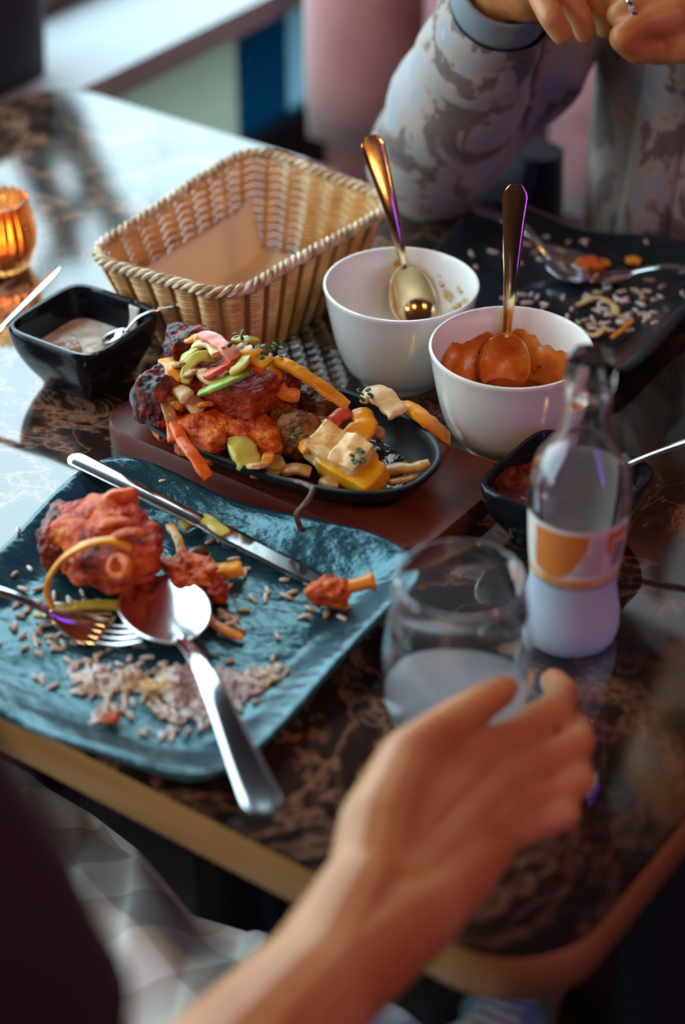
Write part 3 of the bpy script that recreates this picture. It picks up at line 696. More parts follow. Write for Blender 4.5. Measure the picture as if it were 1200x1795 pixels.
# ------------------------------------------------------------------ bread basket
BKA, BKC = -.852, 1.078
bk = thing('bread_basket', 'empty woven wicker bread basket with flared sides', 'basket', W(BKA, BKC, 0), ROT)
NS = 30; HB = .074
def per(s, hx, hy, r):
    Ls = [2*(hy-r), math.pi*r/2, 2*(hx-r), math.pi*r/2]*2; tot = sum(Ls); d = (s % 1)*tot
    x, y, th = hx, -(hy-r), math.pi/2; 
    for i, L_ in enumerate(Ls):
        if d <= L_ or i == 7:
            if i % 2 == 0: return Vector((x+math.cos(th)*d, y+math.sin(th)*d, 0)), th
            a = d/r; cx = x-math.sin(th)*r; cy = y+math.cos(th)*r; t2 = th+a
            return Vector((cx+math.sin(t2)*r, cy-math.cos(t2)*r, 0)), t2
        if i % 2 == 0: x += math.cos(th)*L_; y += math.sin(th)*L_
        else: cx = x-math.sin(th)*r; cy = y+math.cos(th)*r; th += math.pi/2; x = cx+math.sin(th)*r; y = cy-math.cos(th)*r
        d -= L_
    return Vector((x, y, 0)), th
def bwall(s, t, off=0.0):
    f = t**.85; hx = .050+.0215*f; hy = .080+.026*f; p, th = per(s, hx, hy, .026+.004*f)
    n = Vector((math.sin(th), -math.cos(th), 0)); p = p+n*off; p.z = .003+HB*t + .004*math.cos(4*math.pi*s)*t; return p
rows = 25
for k in range(rows):
    t = k/(rows-1)*.96+.01; n = NS*6
    m = M(); ring_ = [bwall(i/n, t, .0022*math.cos(math.pi*2*(i/n)*NS/1.0 + 0.0)*(1 if True else -1) - .0004*(k % 2)) for i in range(n)]
    vs = []; fs = []
    for i in range(n):
        p = ring_[i]; tg = (ring_[(i+1) % n]-ring_[i-1]).normalized(); nn = Vector((tg.y, -tg.x, 0)).normalized()
        for (a, b) in ((.0008, 0), (0, .00165), (-.0008, 0), (0, -.00165)): vs.append(p+nn*a+Vector((0, 0, b)))
    for i in range(n):
        for j in range(4): fs.append((i*4+j, ((i+1) % n)*4+j, ((i+1) % n)*4+(j+1) % 4, i*4+(j+1) % 4))
    m.add(vs, fs); obj('weave_strand', m, 'wicker', bk)
for k in range(NS):
    s = (k+.5)/NS; pts = [bwall(s, t, 0.0002) for t in (0.0, .25, .5, .75, 1.0)]
    obj('stake', M().tube(pts, .0020, 6, .8), 'wicker_dark', bk)
for ph in range(3):
    n = 240; pts = []
    for i in range(n):
        s = i/n; a = 2*math.pi*(s*30+ph/3); p = bwall(s, 1.0, .0030*math.cos(a)); p.z += .0015+.0030*math.sin(a); pts.append(p)
    pts.append(pts[0]); obj('rim_strand', M().tube(pts, .0021, 6), 'wicker_rim', bk)
fl_ = M(); pr = [bwall(i/80, 0.0, -.001) for i in range(80)]; fl_.add([Vector((0, 0, .0025))]+[Vector((p.x, p.y, .0025)) for p in pr], [(0, 1+i, 1+(i+1) % 80) for i in range(80)])
o = obj('basket_floor', fl_, 'wicker', bk); solid(o, .002)
pn = thing('paper_liner', 'creased pale brown paper liner lying in the bread basket', 'paper', W(BKA, BKC, 0), ROT)
def liner(u, v_):
    x = -.062+.108*u; y = -.078+.150*v_; z = .0065 + .0015*noise.noise(Vector((u*4, v_*5, 2)))
    if x < -.040: z += (-.040-x)*2.0; x = -.040-(-.040-x)*.45
    if y > .055: z += (y-.055)*.5
    return Vector((x, y, z))
o = obj('sheet', M().grid(liner, 36, 36), 'paper', pn); solid(o, .0004)

# ------------------------------------------------------------------ amber candle holder
cnd = thing('candle_holder', 'ribbed amber glass candle holder at the table end', 'candle holder', G(6, 468, 0))
def candle(u, v_):
    a = 2*math.pi*u; prof = [(.017, 0), (.021, .004), (.027, .018), (.0285, .032), (.0265, .046), (.024, .056), (.0245, .061), (.0225, .061), (.022, .055), (.0245, .045), (.0262, .032), (.0245, .018), (.018, .007), (.001, .006)]
    x = v_*(len(prof)-1); i = min(int(x), len(prof)-2); f = x-i; r = prof[i][0]*(1-f)+prof[i+1][0]*f; z = prof[i][1]*(1-f)+prof[i+1][1]*f
    k = 1 + (.045*math.cos(22*a) if (i < 7 and i > 0) else 0); zz = z + (.0012*math.cos(22*a) if 5 <= i <= 8 else 0)
    return Vector((r*k*math.cos(a), r*k*math.sin(a), zz))
m = M().grid(candle, 176, 27, True); m.f.append(tuple(i*27 for i in range(176))); obj('glass_cup', m, 'amber_glass', cnd)
tl = thing('tealight', 'lit tealight burning inside the amber glass holder', 'candle', G(6, 468, 0)+Vector((0, 0, .0075)))
obj('wax', M().lathe([(.001, 0), (.0165, 0), (.0168, .012), (.001, .0115)], 28), 'wax', tl)
obj('flame', M().lathe([(.0003, .012), (.003, .016), (.0036, .020), (.002, .027), (.0003, .033)], 12), 'flame', tl)

# ------------------------------------------------------------------ sizzler board, iron dish
BDA, BDC = -.690, .929
brd = thing('sizzler_board', 'red brown wooden board under the cast iron dish', 'board', W(BDA, BDC, 0), ROT-.02)
out = rrect(-.137, .137, -.062, .062, .026, 6)
m = M(); rings = [(1.0, .0), (1.0, .013), (.992, .016)]
n = len(out); vs = [];
for k, z in rings:
    for x, y in out: vs.append(Vector((x-(1-k)*math.copysign(.137, x), y-(1-k)*math.copysign(.137, y), z)))
m.add(vs, [tuple(range(n-1, -1, -1)), tuple(2*n+i for i in range(n))]+[(r*n+i, r*n+(i+1) % n, (r+1)*n+(i+1) % n, (r+1)*n+i) for r in range(2) for i in range(n)])
obj('board_body', m, 'red_brown_wood', brd, 30)
DA, DC = -.697, .917; DZ = .0162
dsh = thing('iron_dish', 'black oval cast iron sizzler dish full of chicken and peppers', 'dish', W(DA, DC, DZ), ROT+.045)
def oval(f, z, e=2.5):
    o = []
    for j in range(96):
        a = 2*math.pi*j/96; ca, sa = math.cos(a), math.sin(a)
        o.append(Vector((.117*f[0]*math.copysign(abs(ca)**(2/e), ca), .060*f[1]*math.copysign(abs(sa)**(2/e), sa), z)))
    return o
prof = [((.80, .66), 0), ((.84, .72), .002), ((.94, .88), .011), ((.985, .97), .017), ((1.0, 1.0), .0195), ((1.0, 1.0), .0225), ((.985, .975), .0232), ((.965, .935), .0225), ((.945, .90), .0175), ((.88, .80), .0075), ((.80, .68), .0045), ((.01, .01), .004)]
vs = []
for f, z in prof: vs += oval(f, z)
n = 96; m = M(); m.add(vs, [tuple(range(n-1, -1, -1)), tuple((len(prof)-1)*n+j for j in range(n))]+[(i*n+j, i*n+(j+1) % n, (i+1)*n+(j+1) % n, (i+1)*n+j) for i in range(len(prof)-1) for j in range(n)])
obj('dish_body', m, 'cast_iron', dsh)
ps = thing('pan_juices', 'dark glossy cooking juices pooled in the iron dish', 'sauce', W(DA, DC, DZ), ROT+.045)
m = M(); R_ = oval((.82, .71), .0062); m.add([Vector((0, 0, .0062))]+R_, [(0, 1+j, 1+(j+1) % 96) for j in range(96)]); obj('pool', m, 'pan_sauce', ps)

# ------------------------------------------------------------------ food on the iron dish
def chunk(name, px, py, z, size, rot, mat, label, cat, seed, sq=.55, amp=.28, freq=1.3, amp2=.07, freq2=5, group=None, sub_=5):
    b = blob(size, seed, sub_, amp, freq, sq, amp2, freq2); b.xf(eul(*rot)); c = G(px, py, z)
    o = obj(name, b, mat, None, 180); o.location = c; return tag(o, label, cat, group)
def strip(name, pts, w, flat, mat, label, cat, up=(0, 0, 1), group=None, taper=True, lump=.12):
    p = smooth_path([G(*q) for q in pts], 7); n = len(p); sd = pts[0][0]*.37
    rr = [w*(1 if not taper else min(1, .80+2.5*min(i, n-1-i)/n))*(1+lump*noise.noise(Vector((i*.35, sd, 0)))) for i in range(n)]
    m = M().tube(p, rr, 14, flat*.72, up, e=3.6)
    m.v = [x + Vector((noise.noise(x*160), noise.noise(x*160+Vector((9, 0, 0))), noise.noise(x*160+Vector((0, 9, 0)))))*w*.16 for x in m.v]
    return centred(name, m, mat, label, cat, group, 42)
R = math.radians
# base layer of meat
chunk('chicken_piece', 278, 698, .053, (.0135, .0150, .0205), (0, .2, R(-30)), 'charred_chicken', 'charred red chicken piece at the end of the iron dish', 'chicken', 1)
chunk('chicken_piece', 293, 735, .0380, (.0110, .0115, .0140), (0, 0, R(20)), 'tikka_orange', 'small orange chicken piece under the charred one in the iron dish', 'chicken', 2)
chunk('chicken_piece', 422, 698, .055, (.0205, .018, .0175), (R(6), R(4), R(-28)), 'tikka_red', 'dark red square chicken piece under the green pepper strip', 'chicken', 3, sq=.85, amp=.14)
chunk('chicken_piece', 360, 762, .0385, (.0205, .016, .0145), (0, R(-5), R(-38)), 'tikka_orange', 'orange chicken piece with a charred edge at the front of the iron dish', 'chicken', 4, sq=.5)
chunk('chicken_piece', 448, 768, .037, (.021, .015, .0145), (0, 0, R(-20)), 'tikka_orange', 'orange chicken piece beside the olive pepper in the iron dish', 'chicken', 5)
chunk('chicken_piece', 332, 612, .062, (.016, .015, .016), (0, 0, R(10)), 'charred_chicken', 'blackened chicken piece behind the heap of peppers', 'chicken', 6)
chunk('chicken_piece', 350, 690, .050, (.022, .018, .020), (0, 0, R(15)), 'tikka_red', 'red chicken piece under the onion and pepper heap', 'chicken', 7)
chunk('chicken_piece', 400, 650, .055, (.026, .020, .018), (0, 0, R(-15)), 'tikka_red', 'red chicken piece under the pink pepper at the heap top', 'chicken', 8)
chunk('chicken_piece', 470, 690, .050, (.018, .018, .020), (0, 0, R(40)), 'tikka_red', 'red chicken piece between the square piece and the kebabs', 'chicken', 9)
chunk('kebab_ball', 524, 764, .039, (.0165, .0150, .0175), (0, 0, R(-30)), 'kebab', 'round browned kebab beside the lemon', 'kebab', 10, sq=.15, amp=.2, amp2=.10, freq2=7)
chunk('kebab_ball', 556, 706, .040, (.0185, .0150, .0140), (0, 0, R(-40)), 'kebab_dark', 'dark kebab piece behind the round browned one', 'kebab', 11, sq=.25, amp=.2, amp2=.10, freq2=7)
chunk('kebab_ball', 490, 728, .042, (.0095, .0095, .0100), (0, 0, 0), 'kebab', 'small reddish kebab bit between chicken and round kebab', 'kebab', 12, sq=.2, amp=.3, amp2=.1)
chunk('kebab_ball', 585, 745, .030, (.012, .012, .010), (0, 0, 0), 'kebab_dark', 'charred kebab crumb behind the lemon', 'kebab', 13, sq=.2, amp=.3, amp2=.1)
# lemon piece: peel body, pith edge, two flesh segments, herb flecks
lw = thing('lemon_wedge', 'cut lemon piece with pale flesh and yellow peel on the iron dish', 'lemon', G(603, 830, .024))
def lpart(nm, px, py, z, size, rot, mt_, seed, sq, amp=.08):
    b_ = blob(size, seed, 5, amp, 1.5, sq, .02, 6); b_.xf(Matrix.Translation(G(px, py, z)) @ eul(*rot)); return obj(nm, b_, mt_, lw, 180, world=True)
lrot = (R(24), R(10), R(-36))
lpart('peel', 618, 826, .0345, (.0240, .0135, .0125), lrot, 'lemon_peel', 31, .60)
lpart('pith', 612, 818, .0365, (.0232, .0128, .0110), lrot, 'lemon_pith', 32, .62)
lpart('segment', 576, 786, .0430, (.0138, .0138, .0125), (R(24), R(16), R(-36)), 'lemon_flesh', 33, .62, .10)
lpart('segment', 619, 806, .0425, (.0128, .0138, .0120), (R(24), R(4), R(-36)), 'lemon_flesh', 34, .62, .10)
hb = M(); random.seed(5)
for k in range(12):
    b = blob((.0024, .0016, .0006), k, 2, .5); b.xf(Matrix.Translation(G(630+random.uniform(-14, 8), 796+random.uniform(-10, 16), .0545)) @ eul(.4, .2, random.uniform(0, 6))); hb.add(b.v, b.f)
o = obj('herb_flecks', hb, 'herb', lw, world=True); o['kind'] = 'stuff'
# pepper and onion strips (pixel, pixel, height)
S = strip
S('pepper_strip', [(349, 690, .070), (395, 670, .080), (440, 648, .079)], .0046, .55, 'green_pepper', 'bright green pepper strip lying on the square chicken piece', 'pepper')
S('pepper_strip', [(325, 672, .068), (332, 640, .077), (352, 624, .082), (375, 626, .080)], .0042, .6, 'lime_pepper', 'curled lime green pepper strip on the heap', 'pepper')
S('pepper_strip', [(360, 658, .077), (385, 648, .083), (408, 630, .083)], .0050, .6, 'red_pepper', 'red pepper strip lying on the curled lime one', 'pepper')
S('pepper_strip', [(354, 586, .088), (375, 594, .090), (398, 612, .090), (412, 630, .086)], .0056, .55, 'pink_pepper', 'pink red pepper strip on top of the heap', 'pepper')
S('pepper_strip', [(290, 632, .066), (300, 648, .070), (314, 672, .066)], .0062, .55, 'yellow_pepper', 'broad yellow pepper piece beside the onion cubes', 'pepper')
S('pepper_strip', [(328, 596, .076), (345, 592, .080), (352, 596, .080)], .0045, .6, 'yellow_pepper', 'short yellow pepper end on the heap behind the pink strip', 'pepper')
S('pepper_strip', [(402, 655, .082), (425, 638, .086), (436, 612, .084)], .0038, .6, 'lime_pepper', 'thin lime pepper strip standing on the heap', 'pepper')
S('pepper_strip', [(430, 640, .080), (448, 643, .080), (462, 652, .076)], .0056, .7, 'red_pepper', 'short red pepper piece above the square chicken', 'pepper')
S('pepper_strip', [(410, 595, .082), (432, 597, .084), (452, 598, .082)], .0042, .7, 'olive_pepper', 'olive pepper strip at the back of the heap', 'pepper')
S('pepper_strip', [(415, 612, .086), (445, 624, .084), (470, 640, .080)], .0085, .5, 'yellow_pepper', 'wide yellow pepper piece on the heap with herbs on it', 'pepper')
S('onion_piece', [(303, 672, .062), (322, 690, .064), (332, 698, .062)], .0062, .7, 'onion', 'pale onion piece beside the broad yellow pepper', 'onion')
S('onion_piece', [(330, 702, .058), (345, 712, .056), (352, 720, .053)], .0064, .75, 'onion', 'pale onion cube at the lower end of the onion piece', 'onion')
S('onion_strip', [(272, 657, .064), (286, 690, .062), (297, 725, .054), (304, 752, .044)], .0042, .6, 'onion_brown', 'browned onion strip hanging down over the charred chicken', 'onion')
S('onion_piece', [(340, 605, .080), (368, 600, .086), (382, 620, .087)], .0052, .6, 'onion', 'pale onion strip under the pink pepper strip', 'onion')
S('onion_piece', [(318, 632, .072), (338, 618, .078), (350, 600, .080)], .0056, .6, 'lime_pepper', 'pale green pepper strip at the left of the heap', 'pepper')
S('onion_piece', [(350, 650, .076), (378, 668, .074), (410, 652, .079)], .0052, .6, 'onion', 'pale onion strip below the red pepper strip', 'onion')
S('carrot_strip', [(306, 740, .050), (318, 770, .046), (340, 800, .043), (366, 838, .034)], .0042, .7, 'carrot', 'long orange red pepper strip hanging over the dish rim', 'pepper')
S('carrot_strip', [(304, 735, .048), (307, 755, .046), (308, 775, .043)], .0056, .7, 'carrot', 'short orange red pepper end beside the long hanging strip', 'pepper')
S('pepper_strip', [(482, 628, .076), (520, 650, .072), (560, 676, .064), (610, 712, .050)], .0056, .5, 'yellow_pepper', 'long yellow pepper strip running along the back of the dish', 'pepper')
S('pepper_strip', [(478, 640, .072), (484, 668, .066), (498, 690, .058), (524, 694, .056)], .0052, .6, 'orange_pepper', 'orange pepper curl beside the dark kebab', 'pepper')
S('pepper_piece', [(414, 768, .044), (428, 792, .042), (438, 820, .036)], .0092, .5, 'lime_pepper', 'yellow green pepper wedge standing at the front of the dish', 'pepper')
S('pepper_piece', [(448, 806, .034), (470, 812, .034), (498, 812, .033)], .0075, .5, 'olive_pepper', 'olive pepper piece lying beside the pepper wedge', 'pepper')
S('onion_strip', [(438, 832, .032), (470, 832, .031), (500, 820, .032)], .0035, .7, 'onion_brown', 'thin glazed onion strip along the front of the dish', 'onion')
S('onion_strip', [(494, 826, .032), (520, 822, .034), (545, 828, .032)], .0055, .6, 'onion_brown', 'glazed onion piece in front of the round kebab', 'onion')
S('onion_strip', [(660, 834, .030), (690, 822, .032), (722, 820, .034), (752, 812, .036)], .0045, .7, 'onion_brown', 'glazed onion strip right of the lemon', 'onion')
S('onion_strip', [(680, 846, .028), (705, 842, .029), (730, 834, .031)], .0032, .7, 'onion_brown', 'thin glazed onion strip below the other right of the lemon', 'onion')
S('onion_strip', [(474, 838, .034), (510, 842, .038), (538, 850, .039), (548, 860, .040), (536, 882, .036), (520, 903, .028), (528, 930, .018)], .0021, .8, 'charred_onion', 'charred onion string hanging over the front rim of the dish', 'onion', taper=False)
S('pepper_piece', [(634, 696, .050), (660, 690, .054), (690, 716, .050), (700, 728, .047)], .0088, .45, 'onion', 'translucent onion piece on the back rim of the dish', 'onion')
S('pepper_piece', [(630, 720, .044), (640, 745, .042), (625, 765, .038), (606, 752, .040)], .0078, .5, 'yellow_pepper', 'yellow pepper curl behind the lemon', 'pepper')
S('pepper_piece', [(580, 748, .040), (592, 730, .044), (612, 720, .046)], .0058, .6, 'red_pepper', 'red pepper strip between the dark kebab and the yellow curl', 'pepper')
S('pepper_strip', [(690, 712, .047), (720, 716, .046), (752, 742, .040), (786, 770, .020)], .0066, .5, 'yellow_pepper', 'yellow pepper strip hanging over the back rim towards the curry bowl', 'pepper')
S('onion_piece', [(646, 752, .034), (662, 758, .032), (672, 762, .030)], .0055, .7, 'onion_brown', 'brown onion bit inside the empty end of the dish', 'onion')
S('pepper_piece', [(566, 840, .030), (580, 845, .031), (594, 850, .030)], .0062, .7, 'onion_brown', 'glazed onion bit in front of the lemon', 'onion')
S('pepper_piece', [(530, 790, .044), (536, 780, .048), (548, 775, .048)], .0058, .6, 'yellow_pepper', 'small yellow pepper bit against the lemon', 'pepper')
random.seed(23)
for k in range(14):
    px, py = random.choice(((330, 640), (380, 640), (440, 660), (480, 700), (300, 710), (350, 720), (470, 800), (600, 770), (560, 740)));
    px += random.uniform(-22, 22); py += random.uniform(-14, 14); z = .074 if py < 660 else (.056 if py < 730 else .040); a_ = random.uniform(-.5, 3.6); L_ = random.uniform(14, 26)
    S('onion_strip', [(px-L_*math.cos(a_), py-L_*.6*math.sin(a_), z-.004), (px+random.uniform(-6, 6), py+random.uniform(-6, 6), z+.003), (px+L_*math.cos(a_), py+L_*.6*math.sin(a_), z-.005)], random.uniform(.0028, .0042), .7, (mm_ := random.choice(('onion_brown', 'onion', 'orange_pepper', 'onion_brown'))), {'onion_brown': 'browned', 'onion': 'pale', 'orange_pepper': 'orange'}[mm_] + ' cooked shred ' + ('on the pepper heap' if py < 660 else 'between the chicken pieces' if py < 730 and px < 500 else 'beside the kebabs and lemon' if px > 520 else 'at the front of the iron dish'), 'onion', group='onion shreds in the iron dish')
hm = M(); random.seed(9)
for (px, py, z, k) in ((470, 612, .090, 14), (405, 600, .094, 8), (640, 690, .058, 6), (520, 755, .056, 5)):
    c = G(px, py, z)
    for i in range(k):
        b = blob((.0028, .0016, .0006), i, 2, .5); b.xf(Matrix.Translation(c+Vector((random.gauss(0, .006), random.gauss(0, .005), random.gauss(0, .001)))) @ eul(random.uniform(-.6, .6), random.uniform(-.6, .6), random.uniform(0, 6))); hm.add(b.v, b.f)
o = centred('chopped_herbs', hm, 'herb', 'chopped green herbs scattered over the peppers and kebabs', 'herbs'); o['kind'] = 'stuff'

# ------------------------------------------------------------------ food on the near plate
ck = thing('tandoori_chicken', 'large charred tandoori chicken piece on the near plate', 'chicken', G(190, 1010, .006))
b = blob((.0375, .0265, .0245), 21, 6, .30, 1.5, .25, .10, 5); b.xf(Matrix.Translation(G(184, 955, .0345)) @ eul(R(8), 0, R(-35))); obj('meat', b, 'tandoori', ck, 180, world=True)
b = blob((.017, .022, .020), 22, 5, .30, 1.5, .2, .12, 5); b.xf(Matrix.Translation(G(114, 944, .0285)) @ eul(0, 0, R(-20))); obj('charred_end', b, 'charred_chicken', ck, 180, world=True)
b = blob((.014, .007, .010), 23, 4, .30, 1.5); b.xf(Matrix.Translation(G(205, 884, .054)) @ eul(0, R(-20), R(20))); obj('red_edge', b, 'carrot', ck, 180, world=True)
for i, pts in enumerate((([(170, 925, .058), (200, 915, .061), (238, 918, .058)]), ([(190, 948, .060), (225, 935, .062), (262, 935, .056)]), ([(150, 905, .055), (168, 890, .058), (196, 884, .057)]))):
    p = smooth_path([G(*q) for q in pts], 6); n = len(p); obj('meat_fibre', M().tube(p, [.0045*min(1, .3+4*min(j, n-1-j)/n) for j in range(n)], 8, .6), 'tikka_orange', ck, 180, world=True)
pr_ = smooth_path([G(*q) for q in ((205, 975, .060), (222, 985, .060), (222, 1005, .056), (206, 1012, .052), (192, 1000, .054), (195, 982, .058), (205, 975, .060))], 6)
obj('onion_ring', M().tube(pr_, .0032, 8, .6), 'tikka_orange', ck, 180, world=True)
S('onion_strip', [(228, 960, .056), (190, 948, .062), (150, 955, .058), (112, 978, .046), (88, 1010, .030), (82, 1042, .018), (92, 1066, .012)], .0034, .7, 'yellow_pepper', 'long yellow onion strip arching over the tandoori chicken', 'onion', taper=False)
S('onion_strip', [(60, 1078, .010), (100, 1072, .012), (150, 1062, .013), (205, 1062, .012), (240, 1076, .010)], .0045, .6, 'olive_pepper', 'olive onion strip under the chicken beside the fork', 'onion')
chunk('chicken_scrap', 336, 1006, .0155, (.020, .013, .010), (0, 0, R(-40)), 'tikka_orange', 'torn orange chicken scrap beside the spoon', 'chicken', 31, sq=.1, amp=.5, freq=2, amp2=.2)
chunk('chicken_scrap', 375, 1035, .0130, (.010, .008, .007), (0, 0, R(-70)), 'tikka_red', 'small red chicken shred beside the torn scrap', 'chicken', 32, sq=.1, amp=.5, freq=2, amp2=.2)
S('onion_strip', [(352, 1046, .010), (364, 1080, .010), (392, 1104, .009), (424, 1118, .008)], .0032, .7, 'orange_pepper', 'orange onion strand trailing from the chicken scrap', 'onion')
S('pepper_piece', [(372, 1000, .012), (395, 1000, .012), (424, 996, .012)], .0058, .8, 'yellow_pepper', 'stubby yellow pepper piece behind the chicken scrap', 'pepper')
S('onion_strip', [(296, 920, .014), (312, 945, .014), (320, 975, .012), (330, 990, .012)], .0034, .7, 'onion_brown', 'browned onion strip between the chicken and the knife', 'onion')
S('pepper_piece', [(318, 922, .012), (335, 915, .012), (352, 908, .012)], .0050, .7, 'lime_pepper', 'green yellow pepper piece under the knife blade', 'pepper')
S('onion_strip', [(328, 968, .010), (345, 966, .012), (362, 964, .010)], .0040, .7, 'charred_onion', 'dark charred onion bit beside the browned onion strip', 'onion')
S('onion_strip', [(362, 972, .009), (370, 982, .009), (376, 990, .009)], .0020, .7, 'charred_onion', 'tiny charred onion thread next to the dark bit', 'onion')
S('pepper_piece', [(352, 905, .0182), (372, 918, .0176), (396, 936, .0166)], .0046, .35, 'lime_pepper', 'green pepper skin stuck to the knife blade', 'pepper')
fc = thing('chicken_leg_end', 'gnawed orange chicken bone end at the plate corner', 'chicken', G(605, 1050, .014))
b = blob((.013, .010, .010), 41, 5, .4, 1.6, .1, .1, 5); b.xf(Matrix.Translation(G(578, 1038, .018)) @ eul(0, 0, R(10))); obj('meat', b, 'tikka_orange', fc, 180, world=True)
p = smooth_path([G(580, 1036, .020), G(605, 1030, .021), G(632, 1024, .023), G(655, 1018, .024)], 6); n = len(p)
obj('bone_end', M().tube(p, [.0060-.0012*math.sin(math.pi*i/(n-1))+.0010*(i > n-4) for i in range(n)], 10, .8), 'orange_pepper', fc, 180, world=True)
# loose rice on the near plate
def scatter_rice(clusters, seed, zf):
    random.seed(seed); m = M()
    for (px, py, sx_, sy_, k, pile) in clusters:
        for i in range(k):
            gx, gy = random.gauss(0, 1), random.gauss(0, 1); h = pile*math.exp(-(gx*gx+gy*gy)*.9)*random.random()
            X_, Y_ = px+gx*sx_, py+gy*sy_; q = G(X_, Y_, .006); q = G(X_, Y_, zf(q)); q = G(X_, Y_, zf(q)); q.z += h+.0012; grain(m, q, random.uniform(0, 6.28), random.uniform(-.25, .25)+(random.uniform(-.5, .5) if h > .003 else 0), random.uniform(.0065, .0100), .00140)
    return m
cl = [(165, 1195, 20, 16, 70, .005), (225, 1195, 22, 12, 45, .005), (310, 1212, 26, 22, 190, .013), (355, 1240, 22, 20, 60, .007), (395, 1205, 26, 16, 75, .006), (440, 1195, 24, 12, 45, .005), (480, 1165, 16, 8, 7, 0),
      (185, 1250, 18, 12, 16, .003), (300, 1285, 30, 14, 10, 0), (140, 1090, 60, 20, 22, .002), (180, 1070, 50, 10, 34, .006), (60, 1120, 40, 22, 14, 0), (190, 1140, 60, 16, 16, .002), (80, 1060, 40, 20, 8, 0),
      (410, 1060, 20, 30, 12, 0), (470, 1080, 60, 16, 8, 0), (530, 1045, 40, 20, 8, 0), (590, 1065, 14, 12, 6, 0), (290, 850, 4, 4, 1, 0), (30, 1000, 20, 30, 3, 0), (80, 1180, 20, 30, 5, 0), (385, 985, 30, 20, 6, 0)]
o = centred('rice_grains', scatter_rice(cl, 12, near_top), 'rice', 'loose rice grains scattered over the near plate', 'rice', smooth=180); o['kind'] = 'stuff'
for i, (px, py, s, mt_) in enumerate(((195, 1260, .0050, 'tikka_orange'), (300, 1200, .0085, 'onion'), (360, 1155, .0022, 'tikka_red'), (265, 1205, .0060, 'onion'))):
    chunk('rice_clump' if mt_ == 'onion' else 'chicken_crumb', px, py, .010, (s, s*.8, s*.6), (0, 0, i), mt_, ('orange stained crumb among the rice by the plate edge', 'yellow stained rice clump under the spoon handle', 'tiny red crumb beside the spoon bowl', 'small yellow rice clump left of the spoon handle')[i], 'food', 60+i, sq=0, amp=.5, freq=2.5, amp2=.2, sub_=4)

# ------------------------------------------------------------------ scraps on the far plate
spoon(G(818, 358, .0295), G(1028, 492, .0110), 'steel spoon lying on the far black plate', L=.14, bw=.0165, bl=.043)
fork(G(1330, 505, .0235), G(1000, 462, .0145), 'steel fork with food scraps on the far black plate', L=.17)
cl = [(880, 450, 30, 10, 7, 0), (1010, 430, 12, 8, 3, 0), (950, 440, 25, 12, 5, 0), (950, 520, 30, 18, 12, 0), (1060, 530, 50, 18, 24, .002), (1040, 570, 40, 12, 15, .002), (1150, 520, 30, 12, 12, 0), (1100, 560, 40, 14, 14, 0), (1090, 440, 20, 8, 3, 0)]
o = centred('rice_grains', scatter_rice(cl, 17, far_top), 'rice', 'stray rice grains left on the far black plate', 'rice', smooth=180); o['kind'] = 'stuff'
S('pepper_piece', [(1030, 462, .010), (1048, 460, .011), (1066, 460, .010)], .0042, .6, 'yellow_pepper', 'yellow pepper scrap at the fork tip on the far plate', 'pepper')
S('pepper_piece', [(1098, 458, .009), (1110, 455, .010), (1122, 459, .009)], .0044, .6, 'yellow_pepper', 'lone yellow pepper bit behind the fork on the far plate', 'pepper')
chunk('chicken_scrap', 1036, 461, .014, (.010, .007, .005), (0, 0, R(-30)), 'tikka_orange', 'orange meat scrap under the fork tines on the far plate', 'chicken', 71, sq=0, amp=.5, amp2=.2)
S('onion_strip', [(1072, 592, .010), (1090, 578, .010), (1108, 560, .010)], .0022, .7, 'orange_pepper', 'orange onion thread near the edge of the far plate', 'onion')
S('onion_strip', [(1008, 580, .008), (1040, 588, .008), (1058, 575, .008)], .0026, .5, 'onion', 'pale sauce covered onion strip on the far plate', 'onion')
S('onion_strip', [(1010, 535, .008), (1045, 522, .008), (1075, 535, .008), (1080, 552, .008)], .0026, .5, 'onion', 'looped pale onion strip on the far plate', 'onion')

# ------------------------------------------------------------------ bottle
BT = G(996, 1108, 0)
bot = thing('drink_bottle', 'open glass bottle with frosted foot and orange label', 'bottle', BT)
BP = [(.001, .003), (.020, .0015), (.0255, 0), (.0285, .003), (.0302, .010), (.0300, .020), (.0280, .031), (.0262, .042), (.0268, .052), (.0284, .064), (.0298, .080), (.0307, .098), (.0307, .110), (.0296, .120), (.0268, .129), (.0215, .137), (.0172, .143), (.0150, .151), (.0139, .164), (.0137, .176)]
def interp(z, prof):
    for (r0, z0), (r1, z1) in zip(prof, prof[1:]):
        if z0 <= z <= z1 and z1 > z0: return r0+(r1-r0)*(z-z0)/(z1-z0)
    return prof[-1][0]
ZS = .052
lowp = [p for p in BP if p[1] <= ZS or p[1] < .0021]
inn = lambda pr, t: [(max(.001, r-t), max(z, .006)) for r, z in pr]
up_out = [(r, z) for r, z in BP if z >= ZS] + [(.0146, .178), (.0150, .182), (.0147, .187), (.0139, .189), (.0139, .194), (.0135, .198)]
up_in = [(.0110, .1985), (.0104, .197), (.0104, .178), (.0108, .164), (.0122, .151), (.0145, .143), (.0190, .136), (.0242, .128), (.0270, .119), (.0281, .110), (.0281, .098), (.0272, .080), (.0258, .064), (.0242, .052)]
obj('clear_body', M().lathe(up_out+up_in, 64, close=True), 'clear_glass', bot)
low = [p for p in BP if p[1] <= ZS]
obj('frosted_base', M().lathe(low, 64), 'frosted_glass', bot)
def face_ang(px): return math.atan2(cam.location.y-BT.y, cam.location.x-BT.x)
FA = face_ang(0)
